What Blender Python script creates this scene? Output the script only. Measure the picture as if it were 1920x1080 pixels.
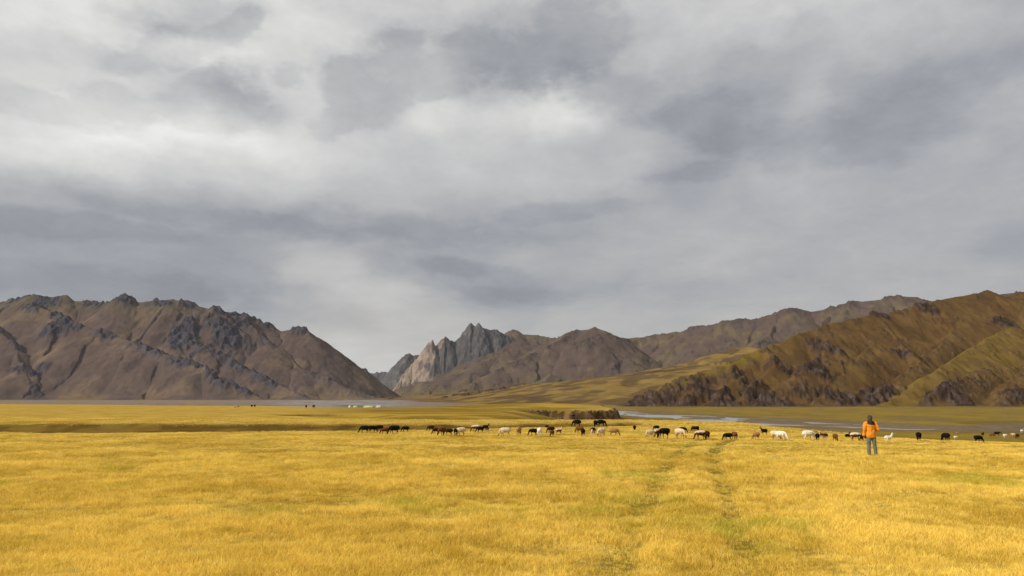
import bpy, bmesh, math, random
import numpy as np
from mathutils import Vector, Matrix

for o in list(bpy.data.objects):
    bpy.data.objects.remove(o)
scene = bpy.context.scene
COL = scene.collection
R = math.radians
random.seed(4)
rng = np.random.default_rng(7)

# ------------------------------------------------------------------ camera
CAM_H = 2.34
FPX = 1440.0                      # focal length in pixels of the 1920 px frame
PITCH = math.atan(214 / FPX)
cam_d = bpy.data.cameras.new('camera')
cam_d.sensor_width = 36.0
cam_d.lens = 36.0 * FPX / 1920.0
cam_d.clip_start = 0.1
cam_d.clip_end = 60000
cam = bpy.data.objects.new('camera', cam_d)
cam.location = (0, 0, CAM_H)
cam.rotation_euler = (R(90) + PITCH, 0, 0)
COL.objects.link(cam)
scene.camera = cam

# ------------------------------------------------------------------ light
SUN_AZ = R(244)      # compass bearing the light comes from, camera looks along 0
SUN_EL = R(33)
SUN_STRENGTH = 4.3
EXPOSURE = 0.0
sun_d = bpy.data.lights.new('sun', 'SUN')
sun_d.energy = SUN_STRENGTH
sun_d.angle = R(1.5)
sun_d.color = (1.0, 0.91, 0.76)
sun = bpy.data.objects.new('sun', sun_d)
sd = Vector((math.sin(SUN_AZ) * math.cos(SUN_EL), math.cos(SUN_AZ) * math.cos(SUN_EL), math.sin(SUN_EL)))
sun.rotation_euler = sd.to_track_quat('Z', 'Y').to_euler()
COL.objects.link(sun)
vs = scene.view_settings
vs.view_transform = 'Standard'
vs.look = 'None'
vs.exposure = EXPOSURE
vs.gamma = 1.0
vs.use_curve_mapping = False
scene.cycles.max_bounces = 5
scene.cycles.use_denoising = True
scene.cycles.sample_clamp_direct = 6.0
scene.cycles.sample_clamp_indirect = 3.0
scene.cycles.diffuse_bounces = 3
scene.cycles.glossy_bounces = 2
scene.cycles.volume_bounces = 0


def ray(px, py):
    """world direction of a photo pixel, scaled so that its y is 1"""
    a = (px - 960) / FPX
    b = (540 - py) / FPX
    c, s = math.cos(PITCH), math.sin(PITCH)
    y = c - b * s
    z = s + b * c
    return np.array([a / y, 1.0, z / y])


def at(px, py, depth):
    return np.array([0, 0, CAM_H]) + ray(px, py) * depth


def azel(px, py):
    r = ray(px, py)
    return math.atan2(r[0], r[1]), math.atan2(r[2], math.hypot(r[0], r[1]))


# ------------------------------------------------------------------ sky
class NT:
    """small helper to write node trees"""
    def __init__(self, tree):
        self.t = tree
        tree.nodes.clear()

    def n(self, typ, ins=None, **props):
        nd = self.t.nodes.new(typ)
        for k, v in props.items():
            setattr(nd, k, v)
        for k, v in (ins or {}).items():
            sock = nd.inputs[k]
            if isinstance(v, bpy.types.NodeSocket):
                self.t.links.new(v, sock)
            else:
                sock.default_value = v
        return nd

    def math(self, op, a, b=0.0, c=None, clamp=False):
        ins = {0: a, 1: b}
        if c is not None:
            ins[2] = c
        return self.n('ShaderNodeMath', ins, operation=op, use_clamp=clamp).outputs[0]

    def mix(self, f, a, b, blend='MIX'):
        nd = self.n('ShaderNodeMix', data_type='RGBA', blend_type=blend)
        for i, v in ((0, f), (6, a), (7, b)):
            if isinstance(v, bpy.types.NodeSocket):
                self.t.links.new(v, nd.inputs[i])
            else:
                nd.inputs[i].default_value = v if i == 0 else (*v, 1.0)[:4]
        return nd.outputs[2]

    def noise(self, vec, scale, detail=4.0, rough=0.55, lac=2.0, dist=0.0):
        return self.n('ShaderNodeTexNoise', {'Vector': vec, 'Scale': scale, 'Detail': detail,
                                             'Roughness': rough, 'Lacunarity': lac, 'Distortion': dist})

    def remap(self, v, a, b, c=0.0, d=1.0, smooth=True):
        return self.n('ShaderNodeMapRange', {0: v, 1: a, 2: b, 3: c, 4: d},
                      interpolation_type='SMOOTHSTEP' if smooth else 'LINEAR').outputs[0]

    def ramp(self, f, stops, interp='LINEAR'):
        nd = self.n('ShaderNodeValToRGB', {0: f})
        cr = nd.color_ramp
        cr.interpolation = interp
        while len(cr.elements) > 1:
            cr.elements.remove(cr.elements[-1])
        for i, (p, c) in enumerate(stops):
            e = cr.elements[0] if i == 0 else cr.elements.new(p)
            e.position = p
            e.color = (*c, 1.0) if not isinstance(c, (int, float)) else (c, c, c, 1.0)
        return nd.outputs[0]


world = bpy.data.worlds.new('World')
scene.world = world
world.use_nodes = True
W = NT(world.node_tree)
tc = W.n('ShaderNodeTexCoord').outputs['Generated']
dirn = W.n('ShaderNodeVectorMath', {0: tc}, operation='NORMALIZE').outputs[0]
sp = W.n('ShaderNodeSeparateXYZ', {0: dirn})
dx, dy, dz = sp.outputs
zc = W.math('MAXIMUM', dz, 0.0)
zz = W.math('ADD', zc, 0.16)
# a cloud deck seen in perspective: noise on a flat layer
deck = W.n('ShaderNodeCombineXYZ', {0: W.math('DIVIDE', dx, zz), 1: W.math('DIVIDE', dy, zz), 2: 0.0}).outputs[0]
warp = W.noise(deck, 1.7, 4.0, 0.6)
wv = W.n('ShaderNodeVectorMath', {0: warp.outputs['Color'], 1: (0.5, 0.5, 0.5)}, operation='SUBTRACT').outputs[0]
ws = W.n('ShaderNodeSeparateXYZ', {0: wv})
az0 = W.math('ARCTAN2', dx, dy)
el0 = W.math('ARCSINE', dz)
# stronger sideways than upwards, less near the horizon
lift = W.n('ShaderNodeCombineXYZ', {0: az0, 1: W.math('MULTIPLY', el0, 1.5), 2: W.math('MULTIPLY', el0, .6)}).outputs[0]
rag = W.noise(lift, 7.0, 9.0, 0.60, 2.1)
rv = W.n('ShaderNodeVectorMath', {0: rag.outputs['Color'], 1: (0.5, 0.5, 0.5)}, operation='SUBTRACT').outputs[0]
rs_ = W.n('ShaderNodeSeparateXYZ', {0: rv})
az = W.math('ADD', az0, W.math('ADD', W.math('MULTIPLY', ws.outputs[0], 0.06), W.math('MULTIPLY', rs_.outputs[0], 0.13)))
amp = W.math('MULTIPLY_ADD', zc, 0.22, 0.012)
el = W.math('ADD', el0, W.math('ADD', W.math('MULTIPLY', ws.outputs[1], W.math('MULTIPLY', amp, .5)), W.math('MULTIPLY', rs_.outputs[1], amp)))
u = W.remap(az, -1.6, 1.6, 0, 1, False)
ROWS = [  # photo row y, [(photo x, brightness)]
    (650, [(0, .62), (500, .62), (600, .70), (660, .74), (720, .73), (800, .70), (1000, .67), (1300, .66), (1920, .64)]),
    (600, [(0, .60), (400, .59), (550, .63), (640, .66), (740, .71), (800, .70), (900, .67), (1000, .64), (1100, .68), (1300, .66), (1600, .66), (1920, .62)]),
    (550, [(0, .605), (200, .585), (400, .58), (540, .66), (660, .71), (740, .71), (820, .65), (950, .585), (1100, .61), (1300, .635), (1500, .65), (1700, .665), (1920, .63)]),
    (500, [(0, .60), (200, .61), (400, .585), (480, .62), (540, .70), (640, .70), (720, .63), (850, .605), (1000, .64), (1200, .665), (1380, .68), (1500, .65), (1700, .67), (1920, .60)]),
    (430, [(0, .65), (200, .625), (400, .625), (600, .615), (800, .63), (950, .64), (1100, .62), (1200, .66), (1400, .66), (1600, .65), (1920, .65)]),
    (350, [(0, .82), (150, .82), (230, .79), (300, .745), (420, .765), (550, .75), (700, .71), (900, .72), (1040, .725), (1150, .69), (1300, .625), (1380, .66), (1450, .69), (1700, .66), (1920, .67)]),
    (285, [(0, .83), (60, .86), (200, .87), (350, .88), (500, .83), (620, .78), (780, .735), (950, .735), (1100, .70), (1180, .71), (1270, .66), (1350, .60), (1430, .63), (1500, .67), (1620, .615), (1720, .63), (1920, .67)]),
    (200, [(0, .78), (100, .76), (250, .77), (330, .72), (420, .69), (500, .75), (560, .78), (640, .73), (720, .74), (800, .80), (880, .78), (960, .79), (1050, .83), (1110, .78), (1180, .67), (1280, .63), (1350, .615), (1430, .63), (1540, .69), (1620, .64), (1730, .615), (1920, .66)]),
    (140, [(0, .84), (150, .85), (260, .82), (340, .85), (430, .85), (540, .80), (620, .73), (720, .72), (800, .74), (900, .66), (1050, .66), (1180, .67), (1280, .70), (1400, .66), (1500, .67), (1650, .70), (1800, .69), (1920, .66)]),
    (95, [(0, .85), (150, .85), (220, .78), (280, .70), (360, .71), (430, .78), (500, .83), (620, .79), (740, .70), (850, .68), (1000, .655), (1150, .67), (1240, .73), (1360, .74), (1500, .71), (1650, .735), (1800, .71), (1920, .66)]),
    (50, [(0, .84), (180, .86), (290, .80), (380, .74), (440, .72), (520, .83), (650, .78), (800, .74), (950, .68), (1080, .67), (1180, .72), (1300, .755), (1500, .76), (1700, .77), (1920, .74)]),
    (0, [(0, .83), (180, .84), (350, .86), (520, .82), (700, .77), (900, .745), (1080, .70), (1200, .74), (1400, .765), (1650, .775), (1920, .76)]),
]
prev = None
for (row, vals) in ROWS:
    stops = [(0.0, .74), (0.10, .74)]
    for px, v in vals:
        a = (azel(px, row)[0] + 1.6) / 3.2
        stops.append((a, v))
    stops += [(0.90, .74), (1.0, .74)]
    c = W.ramp(u, stops, 'EASE')
    e = azel(960, row)[1]
    if prev is None:
        V = c
    else:
        f = W.remap(el, prev, e)
        V = W.mix(f, V, c)
    prev = e
V = W.mix(W.remap(el, prev, prev + 0.5), V, (.78, .78, .78))
fine = W.noise(deck, 3.4, 10.0, 0.66, 2.1, 0.5).outputs[0]
broad = W.noise(deck, 0.9, 5.0, 0.55, 2.0, 0.8).outputs[0]
V = W.n('ShaderNodeSeparateColor', {0: V}).outputs[0]
V = W.math('ADD', V, W.math('MULTIPLY', W.math('SUBTRACT', fine, 0.5), 0.10))
V = W.math('ADD', V, W.math('MULTIPLY', W.math('SUBTRACT', broad, 0.5), 0.07))
puff = W.noise(lift, 12.0, 11.0, 0.66, 2.1, 0.2).outputs[0]
V = W.math('ADD', V, W.math('MULTIPLY', W.math('SUBTRACT', puff, 0.5), W.math('MULTIPLY_ADD', zc, 0.24, 0.04)))
V = W.math('MULTIPLY_ADD', V, 1.04, 0.010)
DARK = [(308, 88, 62, 40, 10), (300, 62, 30, 22, 0), (250, 122, 60, 22, 12), (385, 72, 70, 26, 27), (440, 42, 45, 22, 35),
        (415, 188, 88, 50, 6), (470, 165, 40, 24, 10), (345, 212, 60, 30, 0), (538, 141, 38, 19, 18), (230, 208, 120, 30, 0), (60, 196, 110, 26, 0),
        (645, 155, 44, 38, 20), (695, 180, 66, 56, 20), (740, 108, 58, 50, 30), (800, 140, 60, 36, 15), (900, 108, 120, 52, 10), (1010, 118, 120, 46, 0), (1090, 60, 90, 66, -10), (620, 222, 60, 28, 15),
        ]
BANKS = [(1160, 165, 120, 40, -8), (1300, 205, 110, 34, 0), (1400, 262, 120, 46, -20), (1290, 326, 110, 20, 6), (1650, 235, 160, 52, 6), (1610, 292, 90, 26, -6), (1860, 150, 130, 40, 10),
        (130, 430, 190, 24, 2), (470, 418, 230, 24, -2), (800, 428, 220, 30, -4), (1050, 405, 150, 18, 4), (860, 498, 170, 20, -9), (965, 545, 140, 22, -3), (250, 540, 330, 26, 0)]
LIGHT = [(1060, 195, 60, 30, 0), (800, 225, 75, 32, 8), (370, 130, 130, 26, 20), (200, 280, 220, 34, 0), (370, 275, 110, 34, 0), (620, 508, 130, 18, 14), (720, 550, 120, 26, 0)]
jag = W.noise(lift, 13.0, 11.0, 0.60, 2.1).outputs[0]
jag2 = W.n('ShaderNodeCombineXYZ', {0: W.math('ADD', az0, W.math('MULTIPLY', rs_.outputs[0], .07)), 1: W.math('ADD', el0, W.math('MULTIPLY', rs_.outputs[1], .045)), 2: 0.0}).outputs[0]
for lst, dv, lo_, hi_ in ((DARK, -.058, .06, .48), (BANKS, -.046, .02, .66), (LIGHT, .018, .02, .66)):
    acc = None
    for (cx, cy, rx, ry, rot) in lst:
        a_, e_ = azel(cx, cy)
        mp = W.n('ShaderNodeMapping', {'Vector': jag2, 'Location': (a_, e_, 0), 'Rotation': (0, 0, R(rot)), 'Scale': (rx * 1.45 / FPX, ry * 1.45 / FPX, 1)}, vector_type='TEXTURE')
        gr = W.n('ShaderNodeTexGradient', {0: mp.outputs[0]}, gradient_type='SPHERICAL').outputs[1]
        acc = gr if acc is None else W.math('MAXIMUM', acc, gr)
    m_ = W.math('ADD', acc, W.math('MULTIPLY', W.math('SUBTRACT', jag, .5), W.math('MINIMUM', W.math('MULTIPLY', acc, 5.0), 2.1)))
    V = W.math('MULTIPLY_ADD', W.remap(m_, lo_, hi_), dv, V)
V = W.math('MAXIMUM', V, 0.4)
lin = W.math('POWER', V, 2.25)
tint = W.ramp(V, [(0.55, (.957, .993, 1.085)), (0.66, (.968, .996, 1.06)), (0.72, (.99, 1.0, 1.02)), (0.86, (1.01, 1.005, .975))])
low = W.remap(el0, 0.30, 0.02)
tint = W.mix(W.math('MULTIPLY', low, W.remap(V, .62, .72)), tint, (1.03, 1.0, .96))
cloud = W.n('ShaderNodeVectorMath', {0: tint, 3: W.math('MULTIPLY', lin, 10.0)}, operation='SCALE').outputs[0]
sky = W.n('ShaderNodeTexSky', sky_type='NISHITA')
sky.sun_disc = False
sky.sun_elevation = SUN_EL
sky.sun_rotation = SUN_AZ
sky.altitude = 3000
allsky = W.mix(0.96, sky.outputs[0], cloud)
bg = W.n('ShaderNodeBackground', {0: allsky, 1: 0.1})
W.t.links.new(bg.outputs[0], W.n('ShaderNodeOutputWorld').inputs[0])


# ------------------------------------------------------------------ numpy noise
def _hash(ix, iy, seed):
    h = (ix.astype(np.int64) * 374761393 + iy.astype(np.int64) * 668265263 + seed * 2147483647) & 0xFFFFFFFF
    h = ((h ^ (h >> 13)) * 1274126177) & 0xFFFFFFFF
    return (h ^ (h >> 16)) & 0xFFFFFFFF


def perlin(x, y, seed=0):
    x = np.asarray(x, float); y = np.asarray(y, float)
    ix = np.floor(x); iy = np.floor(y)
    fx = x - ix; fy = y - iy
    uu = fx * fx * fx * (fx * (fx * 6 - 15) + 10)
    vv = fy * fy * fy * (fy * (fy * 6 - 15) + 10)
    def g(a, b):
        ang = _hash(ix + a, iy + b, seed) * (2 * math.pi / 4294967296.0)
        return np.cos(ang) * (fx - a) + np.sin(ang) * (fy - b)
    n0 = g(0, 0) * (1 - uu) + g(1, 0) * uu
    n1 = g(0, 1) * (1 - uu) + g(1, 1) * uu
    return (n0 * (1 - vv) + n1 * vv) * 1.5


def fbm(x, y, octv=4, seed=0, gain=0.5):
    a, t, f = 1.0, 0.0, 1.0
    for i in range(octv):
        t = t + a * perlin(x * f + i * 17.3, y * f - i * 9.1, seed + i)
        a *= gain; f *= 2.03
    return t


def ridged(x, y, octv=4, seed=0, gain=0.5):
    a, t, f = 1.0, 0.0, 1.0
    for i in range(octv):
        t = t + a * (1 - 2.2 * np.abs(perlin(x * f + i * 7.7, y * f + i * 3.1, seed + i)))
        a *= gain; f *= 2.1
    return t


def sstep(a, b, v):
    t = np.clip((v - a) / (b - a), 0, 1)
    return t * t * (3 - 2 * t)


def seg_dist(X, Y, pts):
    """distance to a polyline, parameter per vertex interpolation (index + t)"""
    best = np.full(X.shape, 1e18); par = np.zeros(X.shape)
    for i in range(len(pts) - 1):
        ax, ay = pts[i][:2]; bx, by = pts[i + 1][:2]
        ex, ey = bx - ax, by - ay
        t = np.clip(((X - ax) * ex + (Y - ay) * ey) / (ex * ex + ey * ey + 1e-9), 0, 1)
        d = (X - ax - t * ex) ** 2 + (Y - ay - t * ey) ** 2
        m = d < best
        best = np.where(m, d, best); par = np.where(m, i + t, par)
    return np.sqrt(best), par


def inside(X, Y, pts):
    r = np.zeros(X.shape, bool)
    n = len(pts)
    for i in range(n):
        ax, ay = pts[i][:2]; bx, by = pts[(i + 1) % n][:2]
        c = ((ay > Y) != (by > Y)) & (X < (bx - ax) * (Y - ay) / (by - ay + 1e-12) + ax)
        r ^= c
    return r


# ------------------------------------------------------------------ the valley floor
def g0(px, py):
    """point of the level terrace seen at a photo pixel"""
    r = ray(px, py)
    return (r[0] * CAM_H / -r[2], CAM_H / -r[2])


def gd(px, depth):
    return (ray(px, 754)[0] * depth, depth)


# edge of the grass terrace: x, y and the width of the bank falling from it
EDGE = [((-3000, 1500), 60), ((-1500, 1300), 50), (gd(0, 1050), 40), (gd(200, 700), 25), (gd(400, 440), 15), (gd(560, 345), 8),
        (gd(640, 300), 6), (gd(750, 305), 6), (gd(850, 330), 8), (gd(960, 400), 12), (gd(1050, 400), 12), (gd(1120, 340), 6),
        (gd(1150, 290), 2.2), (gd(1146, 268), 1.5), (gd(1110, 262), 1.4), (gd(1060, 259), 1.4), (gd(1020, 263), 1.4), (gd(985, 262), 1.8),
        (gd(960, 235), 14), (gd(930, 190), 25), (gd(915, 150), 22), (gd(930, 118), 14),
        (gd(1000, 104), 10), (gd(1145, 103), 12), (gd(1300, 97), 12), (gd(1390, 89), 9), (gd(1440, 75), 14), (g0(1500, 812), 45),
        (g0(1600, 818), 70), (g0(1700, 824), 85), (g0(1800, 828), 90), (g0(1920, 832), 90), (g0(2300, 840), 90),
        ((120, 30), 90), ((700, -60), 120), ((900, -900), 100), ((-3000, -900), 100)]
EDGE_P = [e[0] for e in EDGE]
EDGE_W = np.array([e[1] for e in EDGE] + [EDGE[0][1]], float)
CHAN_A = [gd(-700, 77), gd(-200, 77), gd(0, 77), gd(250, 77), gd(500, 79), gd(700, 79), gd(850, 80), gd(1000, 83), gd(1120, 88), gd(1190, 94)]
CHAN_AW = np.array([18, 18, 18, 18, 17, 15, 13, 12, 8, 3.0])
CHAN_B = [gd(560, 150), gd(700, 128), gd(800, 118), gd(900, 113), gd(985, 125)]
RIVER = [gd(640, 1250), gd(720, 900), gd(860, 640), gd(1010, 500), gd(1120, 430), gd(1180, 385), gd(1250, 330), gd(1330, 275), gd(1400, 225),
         gd(1480, 200), gd(1600, 184), gd(1700, 172), gd(1850, 176), gd(2100, 184), gd(2600, 190)]
RIVER_W = np.array([14, 14, 14, 16, 18, 18, 13, 8, 7.0, 5.4, 4.4, 3.4, 3, 3, 3.0])
BRAID = [gd(1130, 560), gd(1200, 440), gd(1290, 345), gd(1380, 290), gd(1460, 250), gd(1540, 222), gd(1640, 200), gd(1760, 186), gd(1920, 180)]
BRAID_W = np.array([7, 6, 5, 4.5, 4, 3, 1.5, 1.5, 1.5])
FAR_BRAID = [gd(250, 1500), gd(420, 1330), gd(540, 1180), gd(640, 1050), gd(720, 900)]
FAR_W = np.array([5, 6, 8, 8, 8.])
RUT_L = [g0(1340, 815), g0(1300, 832), g0(1262, 860), g0(1243, 885), g0(1222, 930), g0(1195, 985), g0(1160, 1070), (0.4, 5), (0.0, 0), (-0.5, -20)]
RUT_R = [g0(1420, 812), g0(1352, 832), g0(1338, 850), g0(1342, 880), g0(1362, 925), g0(1382, 985), g0(1405, 1060), (2.2, 5), (1.9, 0), (1.4, -20)]
WATER_Z = -3.75


def low_level(X, Y):
    return -3.45 + 13.0 * sstep(950, 2700, Y) + 0.0035 * np.clip(Y - 2700, 0, 1e9)


def ground(X, Y, info=False):
    X = np.asarray(X, float); Y = np.asarray(Y, float)
    wob = fbm(X / 23.0, Y / 23.0, 3, 11) * np.clip(Y / 60.0, 0.3, 3.0)
    d, p = seg_dist(X + wob, Y + wob * 0.6, EDGE_P + [EDGE_P[0]])
    ins = inside(X + wob, Y + wob * 0.6, EDGE_P)
    i = np.clip(p.astype(int), 0, len(EDGE_W) - 2)
    w = EDGE_W[i] + (EDGE_W[i + 1] - EDGE_W[i]) * (p - i)
    sdv = np.where(ins, -d, d)                       # positive outside the terrace
    t = np.clip(sdv / w, 0, 1)
    steep = np.where(w > 30, t * (1.25 - 0.25 * t), t * t * (3 - 2 * t))
    top = fbm(X / 60.0, Y / 60.0, 3, 3) * 0.10 * sstep(15, 90, Y) + 0.040 * fbm(X / 2.6, Y / 2.6, 3, 5) * sstep(260, 20, np.abs(Y))
    # the raised end of the terrace above the river cliff
    mx, my = gd(1010, 340)
    top = top + 1.85 * np.exp(-(((X - mx) / 34) ** 2 + ((Y - my) / 38) ** 2))
    mx, my = gd(1070, 262)
    top = top - 0.85 * np.exp(-(((X - mx) / 24) ** 2 + ((Y - my) / 22) ** 2))
    bx, by = gd(250, 330)
    top = top + 0.55 * np.exp(-(((X - bx) / 140) ** 2 + ((Y - by) / 170) ** 2))
    low = low_level(X, Y) + 0.22 * fbm(X / 34.0, Y / 34.0, 4, 21)
    z = top * (1 - steep) + low * steep
    # old channels in the terrace
    meander = 5.0 * fbm(X / 38.0, Y / 60.0, 2, 43)
    dA, pA = seg_dist(X + wob * 0.5, Y + wob * 0.7 + meander, CHAN_A)
    i = np.clip(pA.astype(int), 0, len(CHAN_AW) - 2)
    wA = CHAN_AW[i] + (CHAN_AW[i + 1] - CHAN_AW[i]) * (pA - i)
    # steep towards the far side, gentle towards the camera
    side = np.sign(Y + wob * 0.7 + meander - np.interp(X, [q[0] for q in CHAN_A], [q[1] for q in CHAN_A]))
    cut = sstep(1.0, np.where(side > 0, 0.30, 0.15), dA / wA)
    tread = 0.16 * ridged(X / 9.0, Y / 5.0, 3, 41) * sstep(0, .4, cut) * sstep(1, .6, cut)
    z = z - 1.30 * cut * (1 - steep) + tread
    dB, pB = seg_dist(X + wob, Y + wob, CHAN_B)
    cutB = sstep(9.0, 2.0, dB)
    z = z - 0.75 * cutB * (1 - steep)
    # river bed
    bed = np.zeros(X.shape)
    for pts, ws_ in ((RIVER, RIVER_W), (BRAID, BRAID_W), (FAR_BRAID, FAR_W)):
        rd, rp = seg_dist(X + wob * 1.2, Y + wob * 2.0, pts)
        i = np.clip(rp.astype(int), 0, len(ws_) - 2)
        rw = ws_[i] + (ws_[i + 1] - ws_[i]) * (rp - i)
        bed = np.maximum(bed, sstep(1.5, 0.75, rd / rw) * (rp > 0.02))
    bed = bed * sstep(-.42, -.12, fbm(X / 22.0, Y / 45.0, 3, 47))
    z = z - bed * steep * (z - (WATER_Z - 0.35))  * (Y < 1000)
    # wheel ruts
    rl, _ = seg_dist(X, Y, RUT_L)
    rr, _ = seg_dist(X, Y, RUT_R)
    rut = np.maximum(sstep(0.50, 0.10, rl) * np.clip(.55 + .4 * perlin(X / 3.1, Y / 4.3, 77), .3, 1), sstep(0.50, 0.10, rr) * np.clip(.70 + .4 * perlin(X / 3.7, Y / 3.9, 78), .4, 1))
    rut = rut * sstep(62, 40, Y) * sstep(6, 13, Y)
    z = z - 0.07 * rut
    # the cliff face is broken earth
    cliff = sstep(7, 4, w) * sstep(-0.5, 0.1, sdv) * sstep(4.5, 2.5, sdv)
    z = z + cliff * 0.4 * fbm(X / 1.7, Y / 1.7, 3, 31)
    if info:
        return z, dict(t=t, steep=steep, sdv=sdv, w=w, cut=cut, dA=dA, wA=wA, side=side, cutB=cutB, dB=dB, bed=bed, rut=rut, cliff=cliff, tread=tread)
    return z


def gz(x, y):
    return float(ground(np.array([x]), np.array([y]))[0])


def cast(px, py, start=8.0):
    """where the line of sight of a photo pixel meets the ground"""
    r = ray(px, py)
    ys = np.concatenate([np.arange(start, 140, 0.25), np.arange(140, 1200, 1.0)])
    zs = CAM_H + r[2] * ys - ground(r[0] * ys, ys)
    k = np.argmax(zs < 0)
    if zs[k] >= 0:
        k = len(ys) - 1
    y = ys[k]
    return r[0] * y, y


def mesh_obj(name, verts, faces, mats, parent=None, smooth=True):
    me = bpy.data.meshes.new(name)
    verts = np.ascontiguousarray(verts, dtype=np.float32)
    faces = np.ascontiguousarray(faces, dtype=np.int32)
    me.vertices.add(len(verts))
    me.vertices.foreach_set('co', verts.ravel())
    k = faces.shape[1]
    me.loops.add(faces.size)
    me.loops.foreach_set('vertex_index', faces.ravel())
    me.polygons.add(len(faces))
    me.polygons.foreach_set('loop_start', np.arange(0, faces.size, k, dtype=np.int32))
    me.polygons.foreach_set('loop_total', np.full(len(faces), k, dtype=np.int32))
    me.polygons.foreach_set('use_smooth', np.full(len(faces), smooth, dtype=bool))
    me.update(calc_edges=True)
    for m in (mats if isinstance(mats, (list, tuple)) else [mats]):
        me.materials.append(m)
    o = bpy.data.objects.new(name, me)
    COL.objects.link(o)
    o.parent = parent
    return o


def grid_faces(nr, nc, wrap=False):
    i = np.arange(nr - 1)[:, None]
    j = np.arange(nc if wrap else nc - 1)[None, :]
    j2 = (j + 1) % nc
    a = i * nc + j; b = i * nc + j2
    return np.stack([a, b, b + nc, a + nc], -1).reshape(-1, 4)


def set_color(o, col, name='tone'):
    me = o.data
    at_ = me.color_attributes.new(name, 'FLOAT_COLOR', 'POINT')
    c = np.ones((len(me.vertices), 4), np.float32)
    c[:, :3] = np.clip(col, 0, 1)
    at_.data.foreach_set('color', c.ravel())


def tag(o, label=None, cat=None, group=None, kind=None):
    if label: o['label'] = label
    if cat: o['category'] = cat
    if group: o['group'] = group
    if kind: o['kind'] = kind
    return o


def material(name):
    m = bpy.data.materials.new(name)
    m.use_nodes = True
    return m, NT(m.node_tree)


def finish(T, shader):
    T.t.links.new(shader, T.n('ShaderNodeOutputMaterial').inputs[0])


def lerp(a, b, t):
    return a + (b - a) * t[..., None]


def C(*v):
    return np.array(v, float)


# shared colour of the dry grass: patches of straw, gold, rust and green over the ground plan
def grass_group():
    g = bpy.data.node_groups.new('dry_grass_colour', 'ShaderNodeTree')
    g.interface.new_socket('Color', in_out='OUTPUT', socket_type='NodeSocketColor')
    g.interface.new_socket('Random', in_out='INPUT', socket_type='NodeSocketFloat')
    T = NT(g)
    gi = T.n('NodeGroupInput')
    pos = T.n('ShaderNodeNewGeometry').outputs['Position']
    s = T.n('ShaderNodeSeparateXYZ', {0: pos})
    p = T.n('ShaderNodeCombineXYZ', {0: s.outputs[0], 1: s.outputs[1], 2: 0.0}).outputs[0]
    a = T.noise(p, 0.22, 5.0, 0.6).outputs[0]
    b = T.noise(p, 1.3, 4.0, 0.62).outputs[0]
    c = T.noise(T.n('ShaderNodeVectorMath', {0: p, 1: (31., 17., 0)}, operation='ADD').outputs[0], 0.16, 4.0, 0.6).outputs[0]
    col = T.mix(T.remap(b, 0.36, 0.62), (.385, .240, .036), (.52, .350, .078))
    col = T.mix(T.math('MULTIPLY', T.remap(a, .46, .62), .85), col, (.585, .405, .105))
    col = T.mix(T.math('MULTIPLY', T.remap(a, .47, .36), .6), col, (.345, .195, .024))
    col = T.mix(T.math('MULTIPLY', T.remap(c, .56, .70), .75), col, (.300, .245, .024))
    d_ = T.noise(p, 0.035, 5.0, 0.62).outputs[0]
    col = T.mix(T.math('MULTIPLY', T.remap(d_, .50, .68), .5), col, (.34, .225, .028))
    col = T.mix(T.math('MULTIPLY', T.remap(d_, .48, .34), .45), col, (.53, .350, .075))
    r = gi.outputs[0]
    col = T.mix(T.math('MULTIPLY', T.remap(r, .55, 1.0), .6), col, (.62, .45, .17))
    col = T.mix(T.math('MULTIPLY', T.remap(r, .38, .0), .6), col, (.28, .165, .026))
    T.t.links.new(col, T.n('NodeGroupOutput').inputs[0])
    return g


GRASS_G = grass_group()

# ground material: painted tone (kind of soil) over the dry grass colour
m_ground, T = material('valley_ground')
att = T.n('ShaderNodeAttribute', attribute_name='tone')
msk = T.n('ShaderNodeAttribute', attribute_name='turf').outputs['Fac']
geo = T.n('ShaderNodeNewGeometry')
pos = geo.outputs['Position']
rn = T.noise(pos, 7.0, 4.0, 0.7).outputs[0]
gg = T.n('ShaderNodeGroup', node_tree=GRASS_G)
T.t.links.new(rn, gg.inputs[0])
n1 = T.noise(pos, 0.45, 6.0, 0.65).outputs[0]
n2 = T.noise(pos, 3.0, 5.0, 0.7).outputs[0]
var = T.math('MULTIPLY_ADD', n1, 0.9, T.math('MULTIPLY_ADD', n2, 0.5, 0.30))
tone = T.n('ShaderNodeVectorMath', {0: att.outputs['Color'], 3: var}, operation='SCALE').outputs[0]
thatch = T.n('ShaderNodeAttribute', attribute_name='thatch').outputs['Fac']
gcol = T.n('ShaderNodeVectorMath', {0: gg.outputs[0], 3: thatch}, operation='SCALE').outputs[0]
col = T.mix(msk, tone, gcol)
bmp = T.n('ShaderNodeBump', {'Strength': 0.6, 'Distance': 0.12, 'Height': T.noise(pos, 5.0, 6.0, 0.7).outputs[0]})
bs = T.n('ShaderNodeBsdfPrincipled', {'Base Color': col, 'Roughness': 1.0, 'Specular IOR Level': 0.0, 'Normal': bmp.outputs[0]})
finish(T, bs.outputs[0])

rad = np.concatenate([np.geomspace(1.2, 40, 110)[:-1], np.arange(40, 130, 0.75), np.arange(130, 300, 1.1), np.geomspace(300, 1300, 120)[:-1], np.geomspace(1300, 9000, 50)])
ang = np.concatenate([np.linspace(-0.72, 0.72, 620), np.linspace(0.72, 2 * math.pi - 0.72, 90)[1:-1]])
RR, AA = np.meshgrid(rad, ang, indexing='ij')
GX, GY = (RR * np.sin(AA)).ravel(), (RR * np.cos(AA)).ravel()
GZ, gi = ground(GX, GY, True)
gv = np.stack([GX, GY, GZ], 1)
gf = grid_faces(len(rad), len(ang), True)
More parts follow.
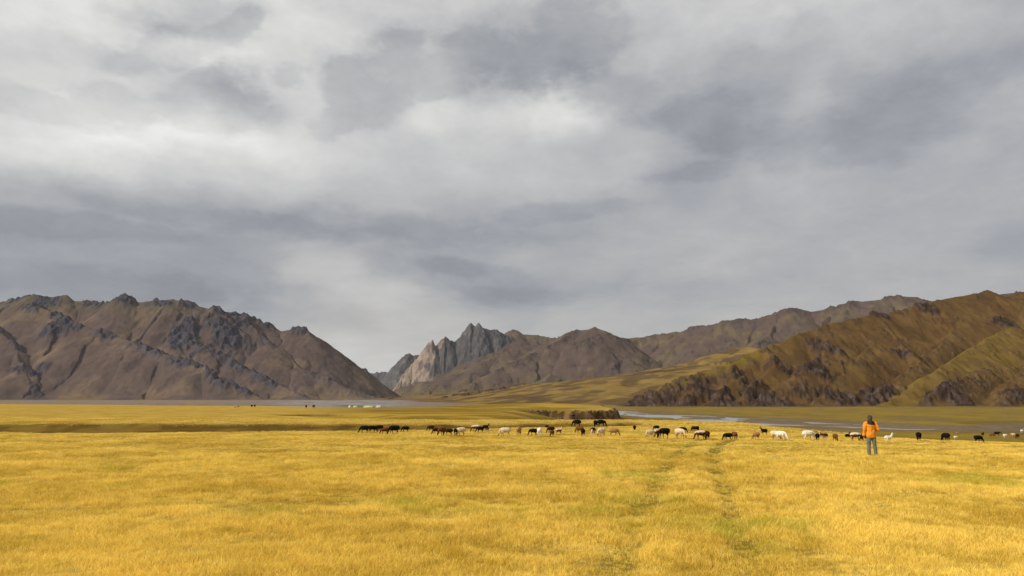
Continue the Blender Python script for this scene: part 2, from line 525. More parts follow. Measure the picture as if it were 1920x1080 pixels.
# close the middle
gv = np.vstack([gv, [[0, 0, gz(0, 0.01)]]])
o_ground = mesh_obj('ground', gv, gf, m_ground)
bm = bmesh.new(); bm.from_mesh(o_ground.data); bm.verts.ensure_lookup_table()
cv = bm.verts[len(gv) - 1]
for j in range(len(ang)):
    f = bm.faces.new((cv, bm.verts[(j + 1) % len(ang)], bm.verts[j])); f.smooth = True
bm.normal_update()
bm.to_mesh(o_ground.data); bm.free()
n_a = fbm(GX / 14.0, GY / 30.0, 4, 51)
n_b = fbm(GX / 55.0, GY / 90.0, 4, 53)
n_c = fbm(GX / 5.0, GY / 7.0, 3, 55)
low_t = sstep(0.03, 0.45, gi['steep'])
olive, yell, grav, scarp, gold2 = C(.145, .104, .026), C(.225, .158, .032), C(.150, .122, .098), C(.060, .030, .009), C(.40, .26, .042)
lowc = lerp(np.tile(olive, (len(GX), 1)), yell, sstep(-.15, .35, n_b))
lowc = lerp(lowc, grav, sstep(.05, .45, n_a - n_b * .5) * .7 * sstep(120, 190, GY))
near_river = np.zeros(len(GX))
for pts, wd in ((RIVER, 22), (BRAID, 18)):
    rd, _ = seg_dist(GX, GY, pts)
    near_river = np.maximum(near_river, sstep(wd, wd * .35, rd + n_a * 14))
lowc = lerp(lowc, C(.155, .118, .080), near_river * .9)
# yellow meadow strip under the right-hand hill
strip = sstep(200, 330, GY) * sstep(.12, .25, GX / np.maximum(GY, 1)) * sstep(900, 650, GY)
lowc = lerp(lowc, lerp(np.tile(C(.225, .155, .034), (len(GX), 1)), C(.15, .115, .045), sstep(0, .5, n_a)), strip * (1 - near_river) * .85)
# grey gravel flats at the foot of the left mountain, golden fans in the middle
far = sstep(500, 900, GY)
uu = GX / np.maximum(GY, 1)
lowc = lerp(lowc, lerp(np.tile(C(.19, .16, .14), (len(GX), 1)), C(.25, .16, .07), sstep(.1, .5, n_b)), far * sstep(.02, -.12, uu))
lowc = lerp(lowc, lerp(np.tile(C(.27, .19, .05), (len(GX), 1)), C(.17, .12, .05), sstep(-.1, .3, n_b)), far * sstep(-.1, .02, uu) * sstep(.2, .1, uu))
fpx = 960 + FPX * uu
lowc = lerp(lowc, C(.25, .25, .25), far * sstep(480, 580, fpx) * sstep(790, 720, fpx) * sstep(-.25, .15, n_b) * .8)
# bench of gold grass on the right lower slope
tonec = lowc.copy()
bank = gi['cut'] * (1 - gi['steep'])
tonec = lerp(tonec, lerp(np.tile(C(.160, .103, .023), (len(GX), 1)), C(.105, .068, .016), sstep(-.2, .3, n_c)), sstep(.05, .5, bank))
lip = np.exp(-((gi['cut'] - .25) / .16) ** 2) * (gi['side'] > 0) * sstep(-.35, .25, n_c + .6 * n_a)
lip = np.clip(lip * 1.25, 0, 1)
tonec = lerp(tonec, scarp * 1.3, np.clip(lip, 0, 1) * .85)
tonec = lerp(tonec, C(.16, .11, .025), sstep(.2, .8, gi['cutB']) * (1 - gi['steep']))
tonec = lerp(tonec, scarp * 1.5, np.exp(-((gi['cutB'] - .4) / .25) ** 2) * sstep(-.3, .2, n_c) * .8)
crumb = sstep(-.35, .3, fbm(GX / 2.5, GY / 2.5, 3, 59))
tonec = lerp(tonec, lerp(np.tile(C(.040, .022, .010), (len(GX), 1)), C(.17, .10, .055), crumb), np.clip(gi['cliff'] * 1.6, 0, 1))
tonec = lerp(tonec, C(.11, .095, .08), gi['bed'] * gi['steep'])
turf = (1 - low_t) * (1 - sstep(.06, .40, gi['cut'])) * (1 - sstep(.1, .5, gi['cutB'])) * (1 - np.clip(gi['cliff'] * 2, 0, 1))
# the second grass terrace beyond the old channel is more trodden and olive in places
beyond = sstep(100, 130, GY) * sstep(.05, .5, n_b + .3) * sstep(-.35, -.15, uu)
tonec = lerp(tonec, C(.27, .19, .030), beyond * turf)
turf = turf * (1 - .55 * beyond)
mid = sstep(-.28, -.16, uu) * sstep(.14, .06, uu) * sstep(95, 115, GY)
tonec = lerp(tonec, lerp(np.tile(C(.155, .103, .021), (len(GX), 1)), C(.34, .215, .036), sstep(-.05, .35, fbm(GX / 40., GY / 16., 3, 61))), mid * (1 - low_t) * (1 - lip))
turf = turf * (1 - .8 * mid)
crumb = np.clip(crumb * .75 + .25 * n_c, 0, 1)
tonec = lerp(tonec, lerp(np.tile(C(.045, .026, .012), (len(GX), 1)), C(.17, .105, .055), crumb), np.clip(gi['cliff'] * 1.8, 0, 1))
bench = sstep(.56, .60, uu) * sstep(62, 54, GY) * sstep(35, 42, GY)
tonec = lerp(tonec, C(.36, .225, .035), bench * sstep(.01, .1, gi['steep']))
tonec = lerp(tonec, C(.215, .155, .026), np.clip(gi['rut'] * 1.3, 0, 1))
turf = turf * (1 - np.clip(1.3 * gi['rut'], 0, 1))
set_color(o_ground, np.vstack([tonec, tonec[:1]]))
ta = o_ground.data.attributes.new('turf', 'FLOAT', 'POINT')
ta.data.foreach_set('value', np.append(turf, 1.0).astype(np.float32))
ha = o_ground.data.attributes.new('thatch', 'FLOAT', 'POINT')
ha.data.foreach_set('value', np.append(.72 + .06 * sstep(50, 115, np.hypot(GX, GY)), .72).astype(np.float32))
tag(o_ground, 'wide valley floor of dry golden grass, gullies and gravel flats', kind='structure')

# ------------------------------------------------------------------ river
m_water, T = material('river_water')
pos = T.n('ShaderNodeNewGeometry').outputs['Position']
bmp = T.n('ShaderNodeBump', {'Strength': 0.8, 'Distance': 0.08, 'Height': T.noise(pos, 1.3, 4.0, 0.6).outputs[0]})
bs = T.n('ShaderNodeBsdfPrincipled', {'Base Color': (.30, .31, .32, 1), 'Roughness': 0.22, 'IOR': 1.33, 'Normal': bmp.outputs[0]})
finish(T, bs.outputs[0])


def ribbon(name, pts, ws_, z, grow, label):
    P = np.array(pts, float)
    n = (len(P) - 1) * 14 + 1
    s = np.linspace(0, len(P) - 1, n)
    cx = np.interp(s, range(len(P)), P[:, 0]); cy = np.interp(s, range(len(P)), P[:, 1]); w = np.interp(s, range(len(P)), ws_) * grow
    k = np.ones(15) / 15
    pad = lambda a: np.convolve(np.pad(a, 7, mode='edge'), k, mode='valid')
    cx, cy = pad(cx), pad(cy)
    tx, ty = np.gradient(cx), np.gradient(cy); L = np.hypot(tx, ty)
    nx, ny = -ty / L, tx / L
    v = []
    for q in (-1, -.5, 0, .5, 1):
        v.append(np.stack([cx + nx * w * q, cy + ny * w * q, np.full(n, z)], 1))
    v = np.stack(v, 1).reshape(-1, 3)
    o = mesh_obj(name, v, grid_faces(n, 5)[:, ::-1], m_water)
    return tag(o, label, kind='structure')


ribbon('river', RIVER[1:], RIVER_W[1:], WATER_Z, 1.9, 'grey shallow river winding across the gravel flat')
ribbon('river', BRAID, BRAID_W, WATER_Z + .004, 1.7, 'thin upper braid of the shallow river')


# ------------------------------------------------------------------ mountains
def mountain_mat(name, bump_d, scale, rough_var=0.8):
    m, T = material(name)
    att = T.n('ShaderNodeAttribute', attribute_name='tone')
    rk = T.n('ShaderNodeAttribute', attribute_name='rock').outputs['Fac']
    pos = T.n('ShaderNodeNewGeometry').outputs['Position']
    n1 = T.noise(pos, scale, 8.0, 0.68).outputs[0]
    n2 = T.noise(pos, scale * 0.22, 5.0, 0.6).outputs[0]
    var = T.math('ADD', T.math('MULTIPLY', n1, T.math('MULTIPLY_ADD', rk, .9, .55)), T.math('MULTIPLY_ADD', n2, .7, T.math('MULTIPLY_ADD', rk, -.45, .375)))
    col = T.n('ShaderNodeVectorMath', {0: att.outputs['Color'], 3: var}, operation='SCALE').outputs[0]
    h = T.noise(pos, scale * 1.4, 10.0, 0.72).outputs[0]
    bmp = T.n('ShaderNodeBump', {'Strength': T.math('MULTIPLY_ADD', rk, .75, .18), 'Distance': bump_d, 'Height': h})
    bs = T.n('ShaderNodeBsdfPrincipled', {'Base Color': col, 'Roughness': 1.0, 'Specular IOR Level': 0.0, 'Normal': bmp.outputs[0]})
    finish(T, bs.outputs[0])
    return m


def build_mountain(name, label, pxr, yr, step, ridges, rough, flute, foot_w, colour, mat, seed, rockfun, gain=(1, 1, 1)):
    """ridges: list of (points [(photo x, photo y, depth)], slope, rockiness); tents of talus below each crest"""
    un = np.array([ray(p, 754)[0] for p in np.linspace(pxr[0], pxr[1], int((pxr[1] - pxr[0]) / step[0]))])
    yn = np.linspace(yr[0], yr[1], int((yr[1] - yr[0]) / step[1]))
    Yg, Ug = np.meshgrid(yn, un, indexing='ij')
    Xg = Ug * Yg
    X, Y = Xg.ravel(), Yg.ravel()
    wx = fbm(X / rough[1] / 2, Y / rough[1] / 2, 4, seed) * rough[0]
    wy = fbm(X / rough[1] / 2 + 50, Y / rough[1] / 2, 4, seed + 9) * rough[0]
    Xw, Yw = X + wx, Y + wy
    best = np.full(X.shape, -1e9); crest = np.full(X.shape, 1e9); arc = np.zeros(X.shape); rocky = np.zeros(X.shape); rid = np.zeros(X.shape)
    for r_i, (pts, k, rkn) in enumerate(ridges):
        P = [at(*p) for p in pts]
        s0 = 0.0
        for i in range(len(P) - 1):
            a, b = P[i], P[i + 1]
            ex, ey = b[0] - a[0], b[1] - a[1]
            L2 = ex * ex + ey * ey
            t = np.clip(((Xw - a[0]) * ex + (Yw - a[1]) * ey) / L2, 0, 1)
            d = np.hypot(Xw - a[0] - t * ex, Yw - a[1] - t * ey)
            z = a[2] + (b[2] - a[2]) * t - k * (d * (1 - .18 * np.exp(-d / 150.)) )
            m = z > best
            best = np.where(m, z, best); crest = np.where(m, d, crest)
            arc = np.where(m, s0 + t * math.sqrt(L2), arc); rocky = np.where(m, rkn, rocky); rid = np.where(m, r_i, rid)
            s0 += math.sqrt(L2)
    gnd = ground(X, Y) if yr[0] < 1500 else low_level(X, Y)
    hgt = best - gnd
    # gullies run down from the crest
    fl = perlin(arc / flute[1] + rid * 7.3 + perlin(X / 90, Y / 90, seed + 3) * .5, crest / flute[1] / 5 + rid * 3.1, seed + 4)
    fl2 = perlin(arc / flute[1] * 2.6 + rid * 5.3, crest / flute[1] / 2.4, seed + 5)
    hgt = hgt + (fl + .30 * fl2) * flute[0] * sstep(5, 130, crest)
    rock = np.clip(rockfun(X, Y, best, crest, rocky, seed), 0, 1)
    rk = ridged(X / rough[3], Y / rough[3], 4, seed + 12, .55)
    hgt = hgt + rock * rough[2] * rk
    hgt = hgt + fbm(X / 30, Y / 30, 3, seed + 15) * rough[2] * .12
    soft = foot_w * np.log1p(np.exp(np.clip(hgt / foot_w, -30, 30)))
    soft = np.where(hgt / foot_w > 29, hgt, soft)
    Z = gnd + soft - foot_w * 0.10 - 0.4
    v = np.stack([X, Y, Z], 1)
    o = mesh_obj(name, v, grid_faces(len(yn), len(un)), mat, smooth=True)
    col = colour(X, Y, Z, crest, rock, hgt, arc, rid)
    set_color(o, col * gain)  # gain darkens the albedo of the mountains, standing in for cloud shadow
    ra = o.data.attributes.new('rock', 'FLOAT', 'POINT')
    ra.data.foreach_set('value', rock.astype(np.float32))
    tag(o, label, kind='structure')
    return o


def to_px(X, Y, Z):
    c, s = math.cos(PITCH), math.sin(PITCH)
    zz_ = Z - CAM_H
    f = Y * c + zz_ * s
    up = -Y * s + zz_ * c
    return 960 + FPX * X / f, 540 - FPX * up / f


def blobs(X, Y, Z, lst):
    """outcrops, given as (world point from a photo pixel and depth, size in metres)"""
    r = np.zeros(X.shape)
    for (px, py, d, sx, sy) in lst:
        p = at(px, py, d)
        r = np.maximum(r, np.exp(-(((X - p[0]) / sx) ** 2 + ((Y - p[1]) / sy) ** 2)))
    return r


# --- the long brown mountain on the left
L_R = [
    ([(-420, 535, 3250), (-300, 548, 3300), (-150, 556, 3350), (0, 565, 3350), (35, 561, 3330), (60, 552, 3320), (100, 556, 3330), (127, 552, 3330), (142, 563, 3330), (200, 568, 3330),
      (216, 561, 3330), (236, 552, 3320), (252, 566, 3320), (300, 562, 3330), (322, 560, 3340), (350, 568, 3340), (398, 579, 3360), (406, 573, 3360), (418, 581, 3370), (455, 589, 3380), (500, 606, 3400),
      (530, 620, 3400), (548, 615, 3400), (574, 615, 3400), (584, 630, 3400), (640, 668, 3420), (690, 697, 3430), (705, 712, 3430), (722, 730, 3430), (745, 745, 3420)], .78, 1.),
    ([(60, 570, 3240), (120, 592, 3120), (180, 617, 3020), (240, 638, 2930), (300, 660, 2850), (370, 682, 2780), (430, 715, 2700), (480, 745, 2640)], .70, 1.),
    ([(-80, 575, 3200), (-10, 610, 3000), (30, 655, 2850), (45, 690, 2740), (70, 735, 2640)], .66, .8),
    ([(312, 570, 3300), (350, 608, 3220), (390, 645, 3120), (440, 680, 3010), (500, 710, 2900), (570, 742, 2790)], .64, .9),
    ([(460, 596, 3340), (505, 645, 3240), (560, 685, 3140), (640, 722, 3040), (700, 745, 2960)], .60, .6),
    ([(120, 592, 3120), (150, 650, 2930), (190, 700, 2790), (230, 742, 2660)], .72, .5),
    ([(300, 660, 2850), (320, 705, 2740), (350, 742, 2650)], .72, .5),
    ([(-300, 560, 3200), (-220, 640, 2900), (-160, 720, 2650)], .66, .7),
]


def L_rock(X, Y, Z, crest, rocky, seed):
    n = fbm(X / 110, Y / 110, 4, seed + 30)
    nn = fbm(X / 300, Y / 240, 3, seed + 33)
    a = sstep(62, 12, crest) * rocky * sstep(-.20, .18, n + nn * .6)
    b = blobs(X, Y, Z, [(110, 615, 3040, 60, 80), (45, 690, 2720, 70, 55), (350, 640, 3120, 90, 110), (420, 640, 3200, 130, 120), (440, 600, 3330, 90, 60), (240, 560, 3300, 60, 55),
                        (85, 565, 3290, 90, 50), (310, 570, 3300, 60, 45), (300, 655, 2850, 110, 55), (370, 670, 2800, 110, 60), (560, 622, 3380, 50, 40), (-200, 640, 2900, 120, 90)])
    return np.maximum(a, sstep(.35, .7, b + n * .45))


def L_col(X, Y, Z, crest, rock, h, arc, rid):
    n = fbm(X / 180, Y / 180, 4, 71); m = fbm(X / 25, Y / 60, 3, 73)
    c = lerp(np.tile(C(.150, .110, .086), (len(X), 1)), C(.205, .150, .098), sstep(-.1, .45, n))
    c = lerp(c, C(.150, .130, .075), sstep(330, 440, Z) * .55)
    c = lerp(c, C(.112, .084, .072), sstep(.0, .45, m) * .5)
    c = lerp(c, C(.24, .17, .085), sstep(50, 5, Z) * sstep(-.2, .4, n) * .7)
    return lerp(c, C(.090, .085, .094), rock * .88)


m_left = mountain_mat('scree_mountain', 6.0, .045)
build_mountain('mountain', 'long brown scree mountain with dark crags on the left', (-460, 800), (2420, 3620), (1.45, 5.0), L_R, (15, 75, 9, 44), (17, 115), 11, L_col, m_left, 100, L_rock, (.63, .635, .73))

# --- the gorge crags and the brown hills in the middle
M_CRAG = [
    ([(650, 720, 5750), (688, 703, 5700), (712, 700, 5650), (730, 699, 5650), (746, 689, 5620), (754, 673, 5600), (764, 664, 5600), (774, 668, 5600), (786, 668, 5600), (800, 664, 5600), (830, 660, 5600)], 1.3, 1.),
    ([(737, 736, 4850), (750, 712, 4880), (766, 690, 4920), (776, 681, 4950), (790, 661, 4980), (800, 651, 5000), (805, 641, 5000), (809, 638, 5000), (815, 651, 5010), (821, 650, 5020), (830, 637, 5030), (836, 630, 5040), (843, 642, 5040)], 1.75, 1.),
    ([(843, 642, 5040), (852, 640, 5080), (868, 624, 5110), (874, 618, 5120), (880, 608, 5120), (891, 611, 5120), (897, 607, 5120), (906, 617, 5130), (918, 620, 5140), (930, 617, 5150), (946, 630, 5160), (962, 634, 5180)], 1.6, 1.),
]
M_HILL = [
    ([(930, 632, 5330), (958, 626, 5350), (962, 618, 5350), (967, 625, 5350), (1000, 628, 5300), (1045, 634, 5250), (1100, 640, 5200)], .5, .4),
    ([(1000, 645, 4900), (950, 658, 4750), (900, 681, 4580), (840, 712, 4420), (785, 736, 4300)], .52, .1),
    ([(1030, 640, 4300), (1060, 625, 4150), (1085, 618, 4080), (1104, 617, 4030), (1120, 612, 4000), (1128, 617, 4020), (1140, 628, 4080), (1158, 634, 4150), (1180, 634, 4200), (1200, 632, 4220), (1240, 626, 4200), (1262, 621, 4150),
      (1275, 622, 4100), (1287, 617, 4080), (1320, 611, 4000), (1360, 600, 3950), (1420, 597, 3900), (1462, 583, 3850), (1485, 575, 3830), (1520, 583, 3830), (1545, 580, 3800), (1588, 566, 3780), (1612, 564, 3780), (1640, 562, 3750), (1680, 555, 3750), (1722, 556, 3750), (1745, 566, 3750), (1800, 560, 3700), (1900, 548, 3700), (2100, 560, 3700)], .66, .7),
    ([(1085, 619, 4070), (1030, 648, 3950), (985, 668, 3850), (940, 692, 3740), (890, 720, 3620), (850, 742, 3520)], .60, .8),
    ([(1120, 614, 3990), (1138, 652, 3840), (1125, 690, 3690), (1100, 722, 3560)], .62, .8),
    ([(1150, 636, 4140), (1190, 668, 3960), (1230, 690, 3820), (1290, 712, 3640)], .6, .6),
    ([(1128, 660, 3800), (1180, 672, 3700), (1220, 700, 3560), (1260, 724, 3440)], .7, .8),
    ([(1262, 624, 4140), (1310, 660, 3900), (1370, 668, 3700), (1430, 690, 3500)], .5, .4),
    ([(1462, 585, 3840), (1440, 630, 3640), (1400, 660, 3460), (1330, 690, 3280)], .5, .5),
    ([(1588, 568, 3770), (1570, 620, 3500), (1540, 660, 3300)], .5, .3),
    ([(1030, 700, 3560), (1010, 722, 3440), (980, 742, 3330)], .6, .6),
]


def M_rock(X, Y, Z, crest, rocky, seed):
    n = fbm(X / 120, Y / 120, 4, seed + 30)
    a = sstep(110, 15, crest) * rocky * sstep(-.02, .28, n)
    b = blobs(X, Y, Z, [(1390, 640, 3560, 45, 60), (1430, 636, 3560, 35, 50), (1100, 660, 3860, 110, 70), (1150, 690, 3660, 90, 80), (1280, 635, 4050, 110, 50)])
    sp_ = sstep(.32, .50, fbm(X / 36, Y / 36, 3, seed + 37)) * .6 * sstep(.05, .2, fbm(X / 260, Y / 260, 2, seed + 38))
    return np.maximum(np.maximum(a, sp_), sstep(.45, .8, b + n * .6)) * .9


def M_col(X, Y, Z, crest, rock, h, arc, rid):
    n = fbm(X / 200, Y / 200, 4, 81); m = fbm(X / 40, Y / 90, 3, 83)
    c = lerp(np.tile(C(.150, .112, .084), (len(X), 1)), C(.185, .145, .085), sstep(-.1, .4, n))
    c = lerp(c, C(.115, .086, .075), sstep(0, .4, m) * .5)
    c = lerp(c, C(.22, .17, .065), sstep(110, 20, Z) * .7)
    return lerp(c, C(.085, .072, .068), rock * .65)


def K_rock(X, Y, Z, crest, rocky, seed):
    return np.clip(sstep(340, 140, crest), .0, 1)


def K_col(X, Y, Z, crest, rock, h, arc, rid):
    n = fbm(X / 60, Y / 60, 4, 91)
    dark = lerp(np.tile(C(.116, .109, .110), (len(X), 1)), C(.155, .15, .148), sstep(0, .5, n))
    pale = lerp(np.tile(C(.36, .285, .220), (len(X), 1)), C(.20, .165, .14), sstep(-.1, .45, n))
    lit = (rid == 1) * sstep(70, -40, X - at(812, 650, 5000)[0] + n * 90)  # pale limestone; its sunlit left face is also put into the colour
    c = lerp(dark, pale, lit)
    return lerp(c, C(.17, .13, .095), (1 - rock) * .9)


m_hill = mountain_mat('brown_hill', 6.0, .035)
m_crag = mountain_mat('limestone_crag', 9.0, .030)
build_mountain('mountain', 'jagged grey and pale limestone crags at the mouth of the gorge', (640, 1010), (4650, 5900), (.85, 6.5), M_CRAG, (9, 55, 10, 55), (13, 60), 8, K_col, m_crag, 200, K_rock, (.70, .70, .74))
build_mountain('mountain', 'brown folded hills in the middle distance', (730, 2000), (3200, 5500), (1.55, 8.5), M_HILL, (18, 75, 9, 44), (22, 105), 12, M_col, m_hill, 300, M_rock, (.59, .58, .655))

# --- low golden foothills in front of them
F_R = [
    ([(700, 748, 3000), (760, 744, 2900), (850, 737, 2700), (950, 728, 2500), (1050, 719, 2400), (1150, 707, 2300), (1250, 698, 2250), (1320, 688, 2250), (1420, 672, 2250), (1550, 655, 2250), (1800, 640, 2300)], .13, .2),
    ([(1050, 720, 2380), (1120, 735, 1950), (1180, 748, 1600)], .12, .2),
    ([(1250, 699, 2240), (1230, 722, 1850), (1215, 742, 1500)], .13, .2),
    ([(880, 736, 2600), (930, 745, 2200), (1000, 752, 1800)], .10, .2),
    ([(1360, 655, 2900), (1410, 649, 2850), (1440, 655, 2800), (1330, 672, 2700), (1230, 690, 2600)], .34, .2),
]


def F_rock(X, Y, Z, crest, rocky, seed):
    n = fbm(X / 40, Y / 40, 3, seed + 30)
    b = blobs(X, Y, Z, [(835, 745, 2250, 12, 60), (860, 742, 2250, 40, 40), (920, 741, 2250, 60, 40), (735, 741, 2600, 25, 60), (970, 738, 2300, 40, 40)])
    return sstep(.4, .7, b + n * .3)


def F_col(X, Y, Z, crest, rock, h, arc, rid):
    n = fbm(X / 130, Y / 190, 4, 111); m = fbm(X / 70, Y / 90, 3, 113)
    c = lerp(np.tile(C(.25, .175, .055), (len(X), 1)), C(.150, .105, .050), sstep(-.15, .3, n))
    c = lerp(c, C(.29, .21, .07), sstep(.05, .4, m) * .7)
    c = lerp(c, C(.11, .075, .04), sstep(.05, .35, fbm((X + Y * .25) / 120, (Y - X * .4) / 110, 3, 117)) * .8)
    c = lerp(c, C(.19, .14, .08), sstep(-.05, -.16, X / Y))
    return lerp(c, C(.07, .045, .035), rock * .9)


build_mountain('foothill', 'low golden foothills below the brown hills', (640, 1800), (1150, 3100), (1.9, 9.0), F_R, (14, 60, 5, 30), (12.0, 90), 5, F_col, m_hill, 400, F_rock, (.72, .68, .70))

# --- the big olive hill on the right with a rocky foot
R_R = [
    ([(1196, 760, 1030), (1212, 738, 1050), (1240, 722, 1065), (1300, 705, 1090), (1335, 694, 1110), (1400, 665, 1160), (1440, 650, 1190), (1500, 625, 1250), (1560, 606, 1310), (1600, 598, 1350), (1640, 588, 1390), (1662, 588, 1410), (1700, 577, 1440),
      (1740, 566, 1470), (1780, 558, 1500), (1830, 550, 1540), (1855, 542, 1560), (1866, 549, 1565), (1882, 556, 1575), (1920, 545, 1600), (2000, 533, 1640), (2150, 518, 1700), (2400, 505, 1750)], .74, .35),
    ([(1935, 552, 1590), (1915, 600, 1470), (1885, 617, 1400), (1850, 635, 1330), (1790, 672, 1210), (1740, 702, 1130), (1690, 737, 1060), (1655, 757, 1010)], .80, .1),
    ([(1640, 589, 1385), (1676, 628, 1310), (1694, 652, 1260), (1722, 675, 1200), (1700, 695, 1150), (1660, 725, 1080), (1630, 752, 1025)], .85, .7),
    ([(1585, 604, 1330), (1640, 640, 1260), (1620, 660, 1210), (1585, 695, 1130), (1545, 732, 1050), (1525, 755, 1010)], .85, .4),
    ([(1500, 627, 1245), (1560, 650, 1190), (1520, 685, 1110), (1470, 715, 1055), (1430, 748, 1012)], .85, .9),
    ([(1440, 652, 1185), (1450, 685, 1110), (1415, 715, 1055), (1385, 748, 1012)], .9, .9),
    ([(1370, 680, 1135), (1372, 706, 1075), (1345, 740, 1020)], .95, .9),
    ([(1300, 708, 1085), (1290, 735, 1035)], .95, .9),
    ([(1840, 690, 1190), (1800, 708, 1110), (1765, 722, 1060), (1740, 745, 1020)], .95, .9),
    ([(1780, 560, 1495), (1800, 600, 1420), (1770, 640, 1320), (1730, 668, 1250)], .85, .3),
    ([(1855, 545, 1555), (1862, 580, 1480), (1830, 615, 1400)], .85, .2),
    ([(1990, 600, 1480), (1960, 660, 1270), (1915, 700, 1140), (1865, 738, 1050)], .80, .2),
    ([(1920, 712, 1100), (1890, 730, 1055), (1875, 752, 1015)], .9, .8),
    ([(2200, 560, 1600), (2120, 650, 1300), (2060, 740, 1050)], .75, .5),
]


def R_rock(X, Y, Z, crest, rocky, seed):
    n = fbm(X / 38, Y / 38, 4, seed + 30)
    nn = fbm(X / 120, Y / 120, 3, seed + 31)
    a = sstep(42, 6, crest) * rocky * sstep(-.1, .3, n)
    px = 960 + FPX * X / Y
    left = sstep(1590, 1440, px) * sstep(50, 14, Z + nn * 30 + sstep(1380, 1500, px) * 14)
    b = blobs(X, Y, Z, [(1690, 650, 1240, 22, 24), (1560, 655, 1190, 26, 30), (1520, 690, 1110, 40, 36), (1790, 735, 1040, 40, 30), (1760, 720, 1060, 30, 22), (1900, 735, 1040, 40, 26), (1640, 720, 1070, 34, 26),
                        (1650, 595, 1390, 22, 14), (1880, 630, 1430, 30, 20), (1590, 735, 1040, 60, 26), (1740, 590, 1440, 30, 20)])
    sp_ = sstep(.36, .52, fbm(X / 13, Y / 13, 3, seed + 37)) * sstep(.1, .4, nn) * .6
    a = np.maximum(a, sp_)
    return np.maximum(np.maximum(a * .9, left * sstep(-.5, .05, n)), sstep(.35, .75, b + n * .5))


def R_col(X, Y, Z, crest, rock, h, arc, rid):
    n = fbm(X / 70, Y / 70, 4, 121); m = fbm(X / 16, Y / 28, 3, 123)
    c = lerp(np.tile(C(.142, .088, .029), (len(X), 1)), C(.168, .108, .035), sstep(-.1, .4, n))
    green = ((rid == 1) * sstep(90, 5, crest) + (rid == 0) * sstep(28, 2, crest) * sstep(1550, 1380, 960 + FPX * X / Y)) * .85
    c = lerp(c, C(.225, .165, .026), np.clip(green, 0, 1))
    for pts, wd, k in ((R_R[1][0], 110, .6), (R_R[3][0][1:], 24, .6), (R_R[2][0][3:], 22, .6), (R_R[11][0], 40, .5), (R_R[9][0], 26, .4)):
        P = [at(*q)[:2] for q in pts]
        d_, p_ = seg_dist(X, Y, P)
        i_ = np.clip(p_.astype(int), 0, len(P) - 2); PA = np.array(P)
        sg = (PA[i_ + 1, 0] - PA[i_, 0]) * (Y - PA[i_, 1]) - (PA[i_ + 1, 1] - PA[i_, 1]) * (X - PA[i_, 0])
        c = lerp(c, C(.220, .148, .044), sstep(-4, 5, sg / 60.) * sstep(wd, wd * .1, d_ + n * wd * .6) * k)  # olive-yellow flank; on the thin spurs the light-catching crest is painted in
    c = lerp(c, C(.085, .052, .024), sstep(.0, .35, m) * .35)
    rc = lerp(np.tile(C(.066, .047, .032), (len(X), 1)), C(.125, .098, .072), sstep(.05, .4, fbm(X / 12, Y / 12, 3, 127)))
    return lerp(c, rc, rock * .92)


m_right = mountain_mat('olive_hill', 3.0, .10)
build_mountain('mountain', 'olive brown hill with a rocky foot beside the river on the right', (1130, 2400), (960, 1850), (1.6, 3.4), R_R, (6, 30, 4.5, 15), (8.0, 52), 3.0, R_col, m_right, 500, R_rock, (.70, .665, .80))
#PART2
# ------------------------------------------------------------------ standing dry grass
m_blade, T = material('dry_grass_blade')
oi = T.n('ShaderNodeObjectInfo')
gg = T.n('ShaderNodeGroup', node_tree=GRASS_G)
T.t.links.new(oi.outputs['Random'], gg.inputs[0])
straw = T.n('ShaderNodeVectorMath', {0: gg.outputs[0], 1: (1.70, 1.90, 1.62)}, operation='MULTIPLY').outputs[0]
df = T.n('ShaderNodeBsdfDiffuse', {0: straw, 1: 0.5})
tl = T.n('ShaderNodeBsdfTranslucent', {0: straw})
mx = T.n('ShaderNodeMixShader', {0: 0.38})
T.t.links.new(df.outputs[0], mx.inputs[1]); T.t.links.new(tl.outputs[0], mx.inputs[2])
finish(T, mx.outputs[0])


def tuft_mesh(i):
    rs = random.Random(100 + i)
    v, f = [], []
    for b in range(24):
        a = rs.uniform(0, 2 * math.pi); rr = 0.13 * math.sqrt(rs.random())
        bx, by = rr * math.cos(a), rr * math.sin(a)
        h = rs.uniform(.035, .095) * (1.3 if rs.random() < .15 else 1)
        la = rs.uniform(0, 2 * math.pi); ln = rs.uniform(.2, 1.0) * h
        tx, ty = bx + ln * math.cos(la) + .02, by + ln * math.sin(la)
        w = rs.uniform(.0022, .0042)
        fa = rs.uniform(0, math.pi)
        cx, cy = math.cos(fa) * w, math.sin(fa) * w
        mx_, my_ = bx + (tx - bx) * .35, by + (ty - by) * .35
        k = len(v)
        v += [(bx - cx, by - cy, -.02), (bx + cx, by + cy, -.02), (mx_ + cx * .8, my_ + cy * .8, h * .6), (mx_ - cx * .8, my_ - cy * .8, h * .6), (tx, ty, h)]
        f += [(k, k + 1, k + 2), (k, k + 2, k + 3), (k + 3, k + 2, k + 4)]
    me = bpy.data.meshes.new('grass_tuft')
    me.from_pydata(v, [], f)
    me.materials.append(m_blade)
    return me


